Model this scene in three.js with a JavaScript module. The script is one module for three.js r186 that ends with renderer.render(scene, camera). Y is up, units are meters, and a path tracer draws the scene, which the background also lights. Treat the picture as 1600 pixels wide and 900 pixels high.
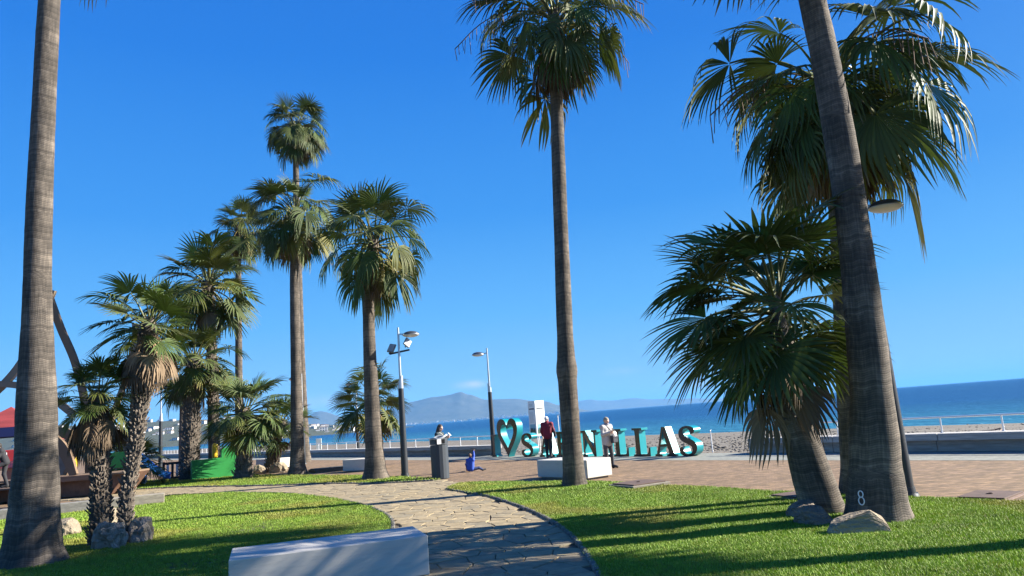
import * as THREE from 'three';
import { mergeGeometries } from 'three/addons/utils/BufferGeometryUtils.js';
import { TextGeometry } from 'three/addons/geometries/TextGeometry.js';
import { FontLoader } from 'three/addons/loaders/FontLoader.js';
import { RoundedBoxGeometry } from 'three/addons/geometries/RoundedBoxGeometry.js';

// ---------------------------------------------------------------- camera, sky, sun, exposure
const scene = new THREE.Scene();
const rad = THREE.MathUtils.degToRad;
const camera = new THREE.PerspectiveCamera(43.42, 16 / 9, 0.1, 60000);
camera.position.set(0, 1.8, 0);
camera.rotation.order = 'YXZ';
camera.rotation.set(rad(10.08), 0, rad(-4.37));
const EXPOSURE = 4;
const SUN_AZ = 84, SUN_EL = 28;
const sunDir = new THREE.Vector3(Math.sin(rad(SUN_AZ)) * Math.cos(rad(SUN_EL)), Math.sin(rad(SUN_EL)), -Math.cos(rad(SUN_AZ)) * Math.cos(rad(SUN_EL)));
const sun = new THREE.DirectionalLight(new THREE.Color(1.0, 0.94, 0.84), 4.0);
sun.position.copy(sunDir).multiplyScalar(90).add(new THREE.Vector3(0, 0, -25));
sun.target.position.set(0, 0, -25);
sun.castShadow = true;
Object.assign(sun.shadow.camera, { left: -60, right: 60, top: 50, bottom: -50, near: 1, far: 220 });
sun.shadow.mapSize.set(4096, 4096);
scene.add(sun, sun.target);
function makeSky() {
  const W = 2048, Hh = 1024, d = new Float32Array(W * Hh * 4);
  // colour of a clear winter sky by height, as linear values seen at exposure 1
  const stops = [[-90, .18, .28, .40], [-2, .31, .62, .93], [0, .33, .65, .97], [3, .25, .58, .98], [8, .135, .48, .97], [16, .055, .325, .89], [28, .022, .215, .78], [45, .018, .15, .66], [90, .018, .11, .48]];
  const clouds = [[-.0668, .0477, -.9966, 1.25, .26, .75], [-.0600, .0470, -.9966, .8, .3, .5], [-.2604, .0378, -.9646, 2.4, .55, .35], [.2318, .0223, -.9725, 1.2, .38, .5], [.2420, .0260, -.9700, .7, .3, .4], [.1393, .0500, -.9887, 1.6, .3, .18], [.05, .031, -.998, 2.2, .25, .15]];
  for (let j = 0; j < Hh; j++) {
    const el = ((j + .5) / Hh - .5) * 180;
    let k = 0; while (k < stops.length - 2 && el > stops[k + 1][0]) k++;
    const a = stops[k], b = stops[k + 1], t = THREE.MathUtils.clamp((el - a[0]) / (b[0] - a[0]), 0, 1);
    const y = Math.sin(rad(el)), c = Math.cos(rad(el));
    for (let i = 0; i < W; i++) {
      const th = ((i + .5) / W - .5) * 2 * Math.PI, x = Math.cos(th) * c, z = Math.sin(th) * c;
      let r = a[1] + (b[1] - a[1]) * t, g = a[2] + (b[2] - a[2]) * t, bl = a[3] + (b[3] - a[3]) * t;
      const cs = Math.max(0, x * sunDir.x + y * sunDir.y + z * sunDir.z), gl = .18 * Math.pow(cs, 6) + .5 * Math.pow(cs, 60);
      r += gl * .8; g += gl * .85; bl += gl * .9;
      if (el > -1 && el < 6) for (const [cx, cy, cz, sw, sh, o] of clouds) {
        const az = Math.atan2(x, -z) - Math.atan2(cx, -cz), de = el - Math.asin(cy / Math.hypot(cx, cy, cz)) * 180 / Math.PI;
        const q = (az * 57.3 / sw) ** 2 + (de / sh) ** 2;
        if (q < 4) { const m = o * Math.exp(-q * 1.4) * (.75 + .25 * Math.sin(az * 190 + de * 7) * Math.cos(az * 83 - de * 4)); r += (.80 - r) * m; g += (.84 - g) * m; bl += (.92 - bl) * m; }
      }
      const o = (j * W + i) * 4; d[o] = r / EXPOSURE; d[o + 1] = g / EXPOSURE; d[o + 2] = bl / EXPOSURE; d[o + 3] = 1;
    }
  }
  const t = new THREE.DataTexture(d, W, Hh, THREE.RGBAFormat, THREE.FloatType);
  t.mapping = THREE.EquirectangularReflectionMapping; t.magFilter = t.minFilter = THREE.LinearFilter; t.needsUpdate = true;
  return t;
}
scene.background = makeSky();
scene.environment = scene.background;
scene.fog = new THREE.FogExp2(new THREE.Color(.18, .52, 1.0), 0.00006);
const renderer = new THREE.WebGLRenderer({ antialias: true });
renderer.toneMapping = THREE.LinearToneMapping;
renderer.toneMappingExposure = EXPOSURE;
renderer.shadowMap.enabled = true;

// ---------------------------------------------------------------- helpers
function mulberry(a) { return () => { a |= 0; a = a + 0x6D2B79F5 | 0; let t = Math.imul(a ^ a >>> 15, 1 | a); t = t + Math.imul(t ^ t >>> 7, 61 | t) ^ t; return ((t ^ t >>> 14) >>> 0) / 4294967296; }; }
const rnd = mulberry(7);
const V = (x, y, z) => new THREE.Vector3(x, y, z);
const lerp = (a, b, t) => a + (b - a) * t, clamp = THREE.MathUtils.clamp;
const sstep = (a, b, x) => { const t = clamp((x - a) / (b - a), 0, 1); return t * t * (3 - 2 * t); };
const taken = {};
function numbered(n) { if (!(n in taken)) { taken[n] = 0; return n; } return n + '_' + String(++taken[n]).padStart(3, '0'); }
function hash2(i, j, s) { let h = Math.imul(i, 374761393) ^ Math.imul(j, 668265263) ^ Math.imul(s, 982451653); h = Math.imul(h ^ h >>> 13, 1274126177); return ((h ^ h >>> 16) >>> 0) / 4294967296; }
function vnoise(x, y, s = 1, per = 0) {
  const i = Math.floor(x), j = Math.floor(y), fx = x - i, fy = y - j, u = fx * fx * (3 - 2 * fx), v = fy * fy * (3 - 2 * fy);
  const w = (a) => per ? ((a % per) + per) % per : a;
  return lerp(lerp(hash2(w(i), w(j), s), hash2(w(i + 1), w(j), s), u), lerp(hash2(w(i), w(j + 1), s), hash2(w(i + 1), w(j + 1), s), u), v);
}
function fbm(x, y, s, o = 4, per = 0) { let a = 0, w = .5, n = 0; for (let k = 0; k < o; k++) { a += w * vnoise(x, y, s + k, per); n += w; x *= 2; y *= 2; per *= 2; w *= .5; } return a / n; }
function tex(size, fn, srgb = true, rep = 1) {           // fn(u, v) -> [r, g, b] in 0..1 ; the pattern tiles
  const d = new Uint8Array(size * size * 4);
  for (let j = 0; j < size; j++) for (let i = 0; i < size; i++) {
    const c = fn(i / size, j / size), o = (j * size + i) * 4;
    d[o] = clamp(c[0], 0, 1) * 255; d[o + 1] = clamp(c[1], 0, 1) * 255; d[o + 2] = clamp(c[2], 0, 1) * 255; d[o + 3] = 255;
  }
  const t = new THREE.DataTexture(d, size, size); t.wrapS = t.wrapT = THREE.RepeatWrapping; t.magFilter = THREE.LinearFilter; t.minFilter = THREE.LinearMipmapLinearFilter; t.generateMipmaps = true;
  if (srgb) t.colorSpace = THREE.SRGBColorSpace; t.repeat.set(rep, rep); t.needsUpdate = true; return t;
}
const mat = (r, g, b, rough = .8, extra = {}) => new THREE.MeshStandardMaterial({ color: new THREE.Color().setRGB(r, g, b), roughness: rough, side: THREE.DoubleSide, ...extra });
function shade(o) { o.traverse(m => { if (m.isMesh) { m.castShadow = true; m.receiveShadow = true; } }); return o; }
function tag(o, label, category, group, kind) { o.userData.label = label; if (category) o.userData.category = category; if (group) o.userData.group = group; if (kind) o.userData.kind = kind; return o; }
function thing(name, label, category, pos = [0, 0, 0], turn = 0, group) { const o = new THREE.Group(); o.name = numbered(name); o.position.set(...pos); o.rotation.y = turn; tag(o, label, category, group); scene.add(o); return o; }
function part(name, geo, m, parent) { if (Array.isArray(geo)) geo = merge(geo); const o = new THREE.Mesh(geo, m); o.name = name; o.castShadow = o.receiveShadow = true; parent.add(o); return o; }
function structure(name, geo, m, label) { const o = new THREE.Mesh(geo, m); o.name = name; o.castShadow = o.receiveShadow = true; o.userData.kind = 'structure'; if (label) o.userData.label = label; scene.add(o); return o; }
function merge(list) { return mergeGeometries(list.map(g => { g = g.index ? g.toNonIndexed() : g; for (const k of Object.keys(g.attributes)) if (!['position', 'normal', 'uv', 'color'].includes(k)) g.deleteAttribute(k); return g; }), false); }
const box = (w, h, d, x = 0, y = 0, z = 0, r = 0.01) => new RoundedBoxGeometry(w, h, d, 1, Math.min(r, w / 3, h / 3, d / 3)).translate(x, y, z);
const cyl = (r0, r1, h, x = 0, y = 0, z = 0, n = 16) => new THREE.CylinderGeometry(r1, r0, h, n).translate(x, y + h / 2, z);
function tubeAlong(pts, radius, n = 8, seg = 24) { return new THREE.TubeGeometry(new THREE.CatmullRomCurve3(pts.map(p => V(...p))), seg, radius, n); }
function bar(a, b, w, d) { const A = V(...a), B = V(...b), L = A.distanceTo(B), g = new THREE.BoxGeometry(w, L, d); g.applyQuaternion(new THREE.Quaternion().setFromUnitVectors(V(0, 1, 0), B.clone().sub(A).normalize())); return g.translate((A.x + B.x) / 2, (A.y + B.y) / 2, (A.z + B.z) / 2); }
function geoFrom(pos, idx, col, uv) { const g = new THREE.BufferGeometry(); g.setAttribute('position', new THREE.Float32BufferAttribute(pos, 3)); if (col) g.setAttribute('color', new THREE.Float32BufferAttribute(col, 3)); if (uv) g.setAttribute('uv', new THREE.Float32BufferAttribute(uv, 2)); g.setIndex(idx); g.computeVertexNormals(); return g; }
function inPoly(x, z, P) { let c = false; for (let i = 0, j = P.length - 1; i < P.length; j = i++) { const [xi, zi] = P[i], [xj, zj] = P[j]; if ((zi > z) !== (zj > z) && x < (xj - xi) * (z - zi) / (zj - zi) + xi) c = !c; } return c; }
function smoothLine(P, n) { const c = new THREE.CatmullRomCurve3(P.map(p => V(p[0], 0, p[1])), false, 'centripetal'); return c.getSpacedPoints(n).map(p => [p.x, p.z]); }
function flat(P, y) { const s = new THREE.Shape(P.map(p => new THREE.Vector2(p[0], -p[1]))); const g = new THREE.ShapeGeometry(s).rotateX(-Math.PI / 2).translate(0, y, 0); const p = g.attributes.position, uv = g.attributes.uv; for (let i = 0; i < p.count; i++) uv.setXY(i, p.getX(i), p.getZ(i)); return g; }
function skirt(P, y0, y1) { const pos = [], idx = [], uv = []; let L = 0; P.forEach(([x, z], i) => { if (i) L += Math.hypot(x - P[i - 1][0], z - P[i - 1][1]); pos.push(x, y0, z, x, y1, z); uv.push(L, y0, L, y1); if (i) { const k = 2 * i; idx.push(k - 2, k - 1, k, k, k - 1, k + 1); } }); return geoFrom(pos, idx, null, uv); }

// ---------------------------------------------------------------- textures
const noiseTex = tex(512, (u, v) => { const a = .72 + .28 * fbm(u * 8, v * 8, 11, 5, 8) + .16 * (hash2(u * 512 | 0, v * 512 | 0, 3) - .5); return [a, a, a]; });
const noiseBump = tex(512, (u, v) => { const a = fbm(u * 16, v * 16, 21, 5, 16); return [a, a, a]; }, false);
const paverTex = tex(1024, (u, v) => {           // 4 m square of clay pavers 0.1 x 0.2 m
  const W = 20, R = 40, row = Math.floor(v * R), uu = u * W + (row % 2) * .5, cx = Math.floor(uu) % W, fx = uu - Math.floor(uu), fy = v * R - row;
  const j = (fx < .035 || fy < .07) ? .70 : 1, h = hash2(cx, row, 5), k = hash2(cx, row, 6), n = .8 + .4 * fbm(u * 32, v * 32, 31, 4, 32), grit = .93 + .14 * hash2(u * 1024 | 0, v * 1024 | 0, 9);
  const b = j * n * grit * (.86 + .26 * h);
  return [b * (.76 + .05 * k), b * (.64 + .04 * k), b * (.525 + .04 * h)];
}, true, .25);
const paverBump = tex(512, (u, v) => { const W = 20, R = 40, row = Math.floor(v * R), uu = u * W + (row % 2) * .5, fx = uu - Math.floor(uu), fy = v * R - row; const a = (fx < .04 || fy < .08) ? .2 : .7 + .3 * fbm(u * 64, v * 64, 41, 2, 64); return [a, a, a]; }, false, .25);
const barkTex = tex(512, (u, v) => {             // palm bark: rings one above the other, cracked upright (1 m square)
  const wob = .012 * Math.sin(u * 6.283 * 3) + .02 * fbm(u * 6, v * 6, 51, 3, 6), ring = (v + wob) * 34, fr = ring - Math.floor(ring);
  const crack = fbm(u * 48, v * 6, 61, 3, 0), ln = fr < .22 ? .9 : 1, patch = .74 + .5 * fbm(u * 4, v * 4, 71, 4, 4);
  const b = ln * patch * (.72 + .5 * crack) * (.86 + .28 * hash2(Math.floor(ring), 1, 4));
  return [b * .58, b * .545, b * .505];
});
const barkBump = tex(512, (u, v) => { const wob = .012 * Math.sin(u * 6.283 * 3) + .02 * fbm(u * 6, v * 6, 51, 3, 6), ring = (v + wob) * 34, fr = ring - Math.floor(ring); const a = (fr < .22 ? .15 : .6 + .2 * fr) * (.7 + .5 * fbm(u * 48, v * 6, 61, 3, 0)); return [a, a, a]; }, false);
const streakTex = tex(512, (u, v) => { const a = .80 + .34 * (fbm(u * 3, v * 26, 261, 4, 0) - .35) + .10 * fbm(u * 20, v * 90, 271, 2, 0); return [a, a, a]; }, false, .06);
const waveBump = tex(512, (u, v) => { const a = .6 * fbm(u * 6, v * 14, 81, 4, 0) + .4 * fbm(u * 22 + 3, v * 44, 91, 3, 0); return [a, a, a]; }, false);

// ---------------------------------------------------------------- lines the place is laid out on (metres; camera at x 0, z 0 looking to -z)
const wallP = V(12.45, 0, -18.68), wallD = V(-.6144, 0, -.789);        // front foot of the sea wall, running away to the left
const wallN = V(.789, 0, -.6144);                                       // towards the sea
const onWall = (s, off = 0, y = 0) => wallP.clone().addScaledVector(wallD, s).addScaledVector(wallN, off).setY(y);
const wallTurn = Math.atan2(-wallD.z, wallD.x);

// ---------------------------------------------------------------- ground
const plazaMat = mat(.325, .308, .25, .9, { map: paverTex, bumpMap: paverBump, bumpScale: .004, vertexColors: true });
{
  const pos = [], idx = [], uv = [], col = [], NS = 90, NO = 60;
  for (let i = 0; i <= NS; i++) for (let j = 0; j <= NO; j++) {
    const s = lerp(-45, 150, i / NS), o = .5 - 75 * Math.pow(j / NO, 1.3), p = onWall(s, o);
    pos.push(p.x, 0, p.z); uv.push(p.x, p.z); const n = .78 + .40 * fbm(p.x * .35, p.z * .35, 101, 4); col.push(n, n * .985, n * .96);
    if (i && j) { const a = i * (NO + 1) + j; idx.push(a, a - 1, a - NO - 1, a - 1, a - NO - 2, a - NO - 1); }
  }
  structure('plaza_pavement', geoFrom(pos, idx, col, uv), plazaMat, 'brown clay paved seafront plaza');
  const P = [onWall(-45, -2.4), onWall(150, -2.4), onWall(150, .3), onWall(-45, .3)].map(p => [p.x, p.z]);
  structure('promenade_strip', flat(P, .004), mat(0.277, 0.284, 0.238, .85, { map: noiseTex, bumpMap: noiseBump, bumpScale: .002 }), 'pale green grey walking strip along the sea wall');
}
// beach, sea
{
  const pos = [], idx = [], uv = [], col = [], NS = 120, NO = 60;
  const shore = s => 60 + .1 * Math.max(0, s) + 2 * Math.sin(s * .045);
  for (let i = 0; i <= NS; i++) for (let j = 0; j <= NO; j++) {
    const s = lerp(-120, 420, i / NS), t = j / NO, o = .45 + (shore(s) + 14) * t, p = onWall(s, o);
    const bump = .25 * (fbm(p.x * .35, p.z * .35, 111, 4) - .5) * sstep(0, .1, t) * (1 - sstep(.75, .9, t));
    pos.push(p.x, -.35 - 2.75 * Math.pow(t, .8) + bump, p.z); uv.push(p.x * .5, p.z * .5); const n = .55 + .9 * fbm(p.x * .9, p.z * .9, 121, 4); col.push(n, n, n);
    if (i && j) { const a = i * (NO + 1) + j; idx.push(a, a - 1, a - NO - 1, a - 1, a - NO - 2, a - NO - 1); }
  }
  const beach = structure('beach', geoFrom(pos, idx, col, uv), mat(0.194, 0.169, 0.13, .95, { map: noiseTex, bumpMap: noiseBump, bumpScale: .06, vertexColors: true }), 'grey gravelly sand beach beyond the plaza');
  { const r = mulberry(313), N = 9000, peb = new THREE.InstancedMesh(new THREE.IcosahedronGeometry(1, 1), mat(1, 1, 1, .9), N), m = new THREE.Matrix4(), q = new THREE.Quaternion(), c = new THREE.Color();
    for (let i = 0; i < N; i++) { const s = lerp(-12, 60, r()), t = .02 + .85 * r() * r(), o = .45 + (shore(s) + 14) * t, p = onWall(s, o), k = .03 + .10 * r() * r(); q.setFromAxisAngle(V(0, 1, 0), r() * 6.28); m.compose(V(p.x, -.35 - 2.75 * Math.pow(t, .8) + .02, p.z), q, V(k * (1 + r()), k * .55, k)); peb.setMatrixAt(i, m); const v = .5 + r(); c.setRGB(.12 * v, .107 * v, .086 * v); peb.setColorAt(i, c); }
    peb.name = 'pebbles'; peb.userData.kind = 'stuff'; peb.castShadow = peb.receiveShadow = true; beach.add(peb); }
  const sp = [], si = [], su = [], sc = [], rows = [0, 6, 14, 28, 60, 130, 300, 800, 2500, 8000, 40000], cols = [-2500, -700, -250, -120, -60, 0, 60, 120, 200, 320, 600, 2000, 9000, 40000];
  cols.forEach((s, i) => rows.forEach((o, j) => {
    const p = onWall(s, shore(clamp(s, -120, 420)) - 6 + o); sp.push(p.x, -2.75, p.z); const us = (p.x - wallP.x) * wallD.x + (p.z - wallP.z) * wallD.z, un = (p.x - wallP.x) * wallN.x + (p.z - wallP.z) * wallN.z; su.push(us / 26, un / 26);
    const q = sstep(0, 110, o); sc.push(lerp(.026, .007, q), lerp(.135, .06, q), lerp(.195, .16, q));
    if (i && j) { const n = rows.length, a = i * n + j; si.push(a, a - 1, a - n, a - 1, a - n - 1, a - n); }
  }));
  structure('sea', geoFrom(sp, si, sc, su), new THREE.MeshPhysicalMaterial({ color: 0xffffff, vertexColors: true, roughness: .34, ior: 1.33, specularIntensity: .4, map: streakTex, bumpMap: waveBump, bumpScale: 1.1, side: THREE.DoubleSide }), 'calm blue sea reaching to the horizon');
}
// ---------------------------------------------------------------- lawns and flagstone path
const edgeR = smoothLine([[.8, 2], [.76, -5], [.71, -8.45], [.69, -9.36], [.62, -10.63], [.47, -12], [.15, -13.68], [-.34, -15.51], [-.97, -17.5], [-1.75, -19.1], [-2.12, -20.1], [-1.9, -21.3]], 90);
const farR = [[-1.2, -21.1], [1.69, -18.75], [3.7, -15.9], [4.91, -13.9], [5.7, -12.75], [7.12, -11.0], [10, -7.5], [15, -1], [15, 2]];
const lawnRight = [...edgeR, ...farR];
const edgeL = smoothLine([[-13.31, -25.43], [-11.38, -25.28], [-8.09, -23.33], [-5.12, -19.61], [-3.53, -16.8], [-2.73, -14.73], [-2.3, -12.5], [-2.05, -10], [-1.95, -8], [-2, -4], [-2, 2]], 80);
const lawnLeft = [...edgeL, [-26, 2], [-26, -16], [-14.9, -20.75], [-11.9, -22.45]];
const edgeS = smoothLine([[-24, -35], [-19, -32.2], [-16.15, -30.6], [-13.62, -29.6], [-9.29, -26.8], [-6.6, -25.3], [-4.53, -23.75], [-2.86, -23.3]], 70);
const lawnBack = [...edgeS, [-2.75, -23.9], [-3.47, -24.84], [-6.39, -28.31], [-11.78, -34], [-19.04, -37.27], [-26, -40]];
const soilMat = mat(0.072, 0.084, 0.021, .95, { map: noiseTex, bumpMap: noiseBump, bumpScale: .02 });
const grassMat = new THREE.MeshPhysicalMaterial({ color: 0xffffff, roughness: .75, transmission: .25, thickness: 0, side: THREE.DoubleSide, vertexColors: true });
function tuft(seed, h, blades) {
  const r = mulberry(seed), pos = [], idx = [], col = [];
  for (let k = 0; k < blades; k++) {
    const a = r() * 6.283, lean = .2 + .8 * r(), hh = h * (.55 + .6 * r()), w = .0028 + .002 * r(), ox = (r() - .5) * .05, oz = (r() - .5) * .05, cx = Math.cos(a), sz = Math.sin(a), px = -sz * w, pz = cx * w, b = pos.length / 3, g = .8 + .4 * r(), yel = r() < .2 ? 1.35 : 1;
    pos.push(ox - px, 0, oz - pz, ox + px, 0, oz + pz);
    const m = .35 * hh * lean; pos.push(ox + cx * m * .5 - px * .8, hh * .6, oz + sz * m * .5 - pz * .8, ox + cx * m * .5 + px * .8, hh * .6, oz + sz * m * .5 + pz * .8, ox + cx * m * 1.6, hh * .96, oz + sz * m * 1.6);
    for (let q = 0; q < 5; q++) col.push(g * yel, g, g * .9);
    idx.push(b, b + 1, b + 2, b + 2, b + 1, b + 3, b + 2, b + 3, b + 4);
  }
  return geoFrom(pos, idx, col);
}
function lawn(name, P, label, count, bounds, seed, edges, bald) {
  const o = structure(name, merge([flat(P, .035), skirt([...P, P[0]], -.02, .035)]), soilMat, label);
  const r = mulberry(seed), mesh = new THREE.InstancedMesh(tuft(seed + 1, .05, 7), grassMat, count), m = new THREE.Matrix4(), q = new THREE.Quaternion(), c = new THREE.Color();
  let n = 0, guard = 0; const [x0, x1, z0, z1] = bounds;
  while (n < count && guard++ < count * 8) {
    const t = Math.pow(r(), 1.0), x = lerp(x0, x1, r()), z = lerp(z0, z1, t);
    const d = Math.hypot(x, z); if (r() > clamp(140 / (d * d), .12, 1)) continue;
    if (!inPoly(x, z, P)) continue;
    const dry = fbm(x * .55 + 9, z * .55, 131, 4), thin = fbm(x * 1.1, z * 1.1 + 4, 141, 3);
    if (bald && bald(x, z) > r()) continue;
    if (thin < .34 && r() < .5) continue;
    q.setFromAxisAngle(V(0, 1, 0), r() * 6.283); const s = (.65 + .6 * r()) * (.75 + .5 * thin) * (d > 17 ? 1.3 : 1);
    m.compose(V(x, .03, z), q, V(s * (d > 17 ? 1.5 : 1), s, s * (d > 17 ? 1.5 : 1))); mesh.setMatrixAt(n, m);
    const dr = Math.max(sstep(.53, .72, dry) * .75, r() < .05 ? .9 : 0), v = (.7 + .5 * r()) * (.8 + .4 * fbm(x * 1.7, z * 1.7, 251, 3)); c.setRGB(lerp(.20, .29, dr) * v, lerp(.315, .275, dr) * v, lerp(.014, .035, dr) * v); mesh.setColorAt(n, c); n++;
  }
  mesh.count = n; mesh.name = 'grass'; mesh.userData.kind = 'stuff'; mesh.castShadow = mesh.receiveShadow = true; o.add(mesh);
  // small edging stones set along the lawn's rim
  const variants = [0, 1, 2, 3].map(k => { const g = new RoundedBoxGeometry(.115, .075, .07, 1, .02), p = g.attributes.position; for (let i = 0; i < p.count; i++) { const w = .85 + .3 * hash2(i % 9, k, 17); p.setXYZ(i, p.getX(i) * w, p.getY(i) * w, p.getZ(i) * w); } g.computeVertexNormals(); return g; });
  const tones = [mat(.18, .165, .14, .9), mat(.135, .125, .11, .9), mat(.23, .21, .175, .9)];
  for (const [line, from, to] of edges) {
    let acc = 0;
    for (let i = 1; i < line.length; i++) { const [ax, az] = line[i - 1], [bx, bz] = line[i], L = Math.hypot(bx - ax, bz - az); while (acc < L) { const t = acc / L, x = lerp(ax, bx, t), z = lerp(az, bz, t); if (z < from && z > to) { const e = part('edging_stone', variants[(r() * 4) | 0], tones[(r() * 3) | 0], o); e.position.set(x, .025 + r() * .012, z); e.rotation.y = -Math.atan2(bz - az, bx - ax) + (r() - .5) * .3; } acc += .128; } acc -= L; }
  }
  return o;
}
lawn('lawn', lawnRight, 'bright green lawn under the leaning palms beside the curved path', 190000, [-2.2, 12, -21.5, -5.5], 301, [[edgeR, -7, -21]], (x, z) => Math.max(.85 - Math.hypot(x - 4.9, z + 10.3) * .9, .8 - Math.hypot(x - 1.15, z + 18.1) * 1.3));
lawn('lawn', lawnLeft, 'green lawn behind the long white block bench', 150000, [-22, -1.9, -25.4, -6.5], 401, [[edgeL, -9.9, -25]], (x, z) => Math.max(.95 - Math.hypot(x + 11.2, z + 18.6) * .8, .6 - Math.hypot((x + 6.2) * .6, z + 16.9) * .9));
lawn('lawn', lawnBack, 'narrow strip of grass along the palms behind the stone path', 70000, [-26, -2.7, -40, -23.2], 501, [[edgeS, -20, -33]], (x, z) => .35);
// flagstones: irregular cells clipped against one another
{
  const P = [[.85, 0], ...edgeR.filter(p => p[1] < 0), [-2.6, -23.6], ...edgeS.slice().reverse(), [-24, -31], ...edgeL.filter(p => p[1] < 0), [-2, 0]];
  const o = structure('stone_path', flat(P, .005), mat(.13, .105, .07, .95, { map: noiseTex, bumpMap: noiseBump, bumpScale: .01 }), 'crazy paved flagstone path curving between the lawns');
  const r = mulberry(77), S = [], sp = .37;
  for (let i = -66; i < 5; i++) for (let j = -99; j < 0; j++) { const x = (i + .5 + (r() - .5) * .95) * sp, z = (j + .5 + (r() - .5) * .95) * sp; S.push([x, z, i, j]); }
  const key = new Map(S.map(s => [s[2] + ',' + s[3], s])), cells = [];
  for (const s of S) {
    if (!inPoly(s[0], s[1], P)) continue; if (s[1] > -6.5) continue;
    let poly = [[s[0] - 1, s[1] - 1], [s[0] + 1, s[1] - 1], [s[0] + 1, s[1] + 1], [s[0] - 1, s[1] + 1]];
    for (let a = -2; a <= 2; a++) for (let b = -2; b <= 2; b++) {
      if (!a && !b) continue; const t = key.get((s[2] + a) + ',' + (s[3] + b)); if (!t) continue;
      const mx = (s[0] + t[0]) / 2, mz = (s[1] + t[1]) / 2, nx = t[0] - s[0], nz = t[1] - s[1], out = [];
      for (let i = 0; i < poly.length; i++) { const A = poly[i], B = poly[(i + 1) % poly.length], da = (A[0] - mx) * nx + (A[1] - mz) * nz, db = (B[0] - mx) * nx + (B[1] - mz) * nz; if (da <= 0) out.push(A); if ((da < 0) !== (db < 0)) { const q = da / (da - db); out.push([lerp(A[0], B[0], q), lerp(A[1], B[1], q)]); } }
      poly = out;
    }
    const clean = poly.filter((p, i) => { const n = poly[(i + 1) % poly.length]; return Math.hypot(p[0] - n[0], p[1] - n[1]) > .03; });
    if (clean.length >= 3) cells.push([s, clean]);
  }
  cells.sort((a, b) => Math.hypot(...a[0].slice(0, 2)) - Math.hypot(...b[0].slice(0, 2)));
  const tones = [[.37, .29, .165], [.34, .27, .158], [.32, .26, .155], [.40, .31, .172], [.29, .24, .15], [.355, .275, .152]].map(c => mat(...c, .88, { map: noiseTex, bumpMap: noiseBump, bumpScale: .008 }));
  const rest = [];
  const stone = (c, poly) => {
    const inset = (k, y) => poly.map(([x, z]) => { const dx = c[0] - x, dz = c[1] - z, L = Math.hypot(dx, dz) || 1, q = Math.min(k, L * .4); return [x + dx / L * q, y, z + dz / L * q]; });
    const h = .026 + .009 * r(), tx = (r() - .5) * .02, tz = (r() - .5) * .02, ring = [inset(.006, .004), inset(.009, h - .006), inset(.02, h)], pos = [], idx = [], uv = [], n = poly.length;
    for (const q of ring) for (const [x, y, z] of q) { pos.push(x, y + (x - c[0]) * tx + (z - c[1]) * tz, z); uv.push(x * .8 + c[0] * 3, z * .8); }
    for (let k = 0; k < 2; k++) for (let i = 0; i < n; i++) { const a = k * n + i, b = k * n + (i + 1) % n; idx.push(a, a + n, b, b, a + n, b + n); }
    for (let i = 1; i < n - 1; i++) idx.push(2 * n, 2 * n + i + 1, 2 * n + i);
    const g = geoFrom(pos, idx, null, uv).toNonIndexed(); g.computeVertexNormals(); return g;
  };
  cells.forEach(([c, poly], i) => { const g = stone(c, poly); if (i < 300) part('flagstone', g, tones[(r() * 6) | 0], o); else rest.push(g); });
  part('far_flagstones', merge(rest), tones[1], o).userData.kind = 'stuff';
}
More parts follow.
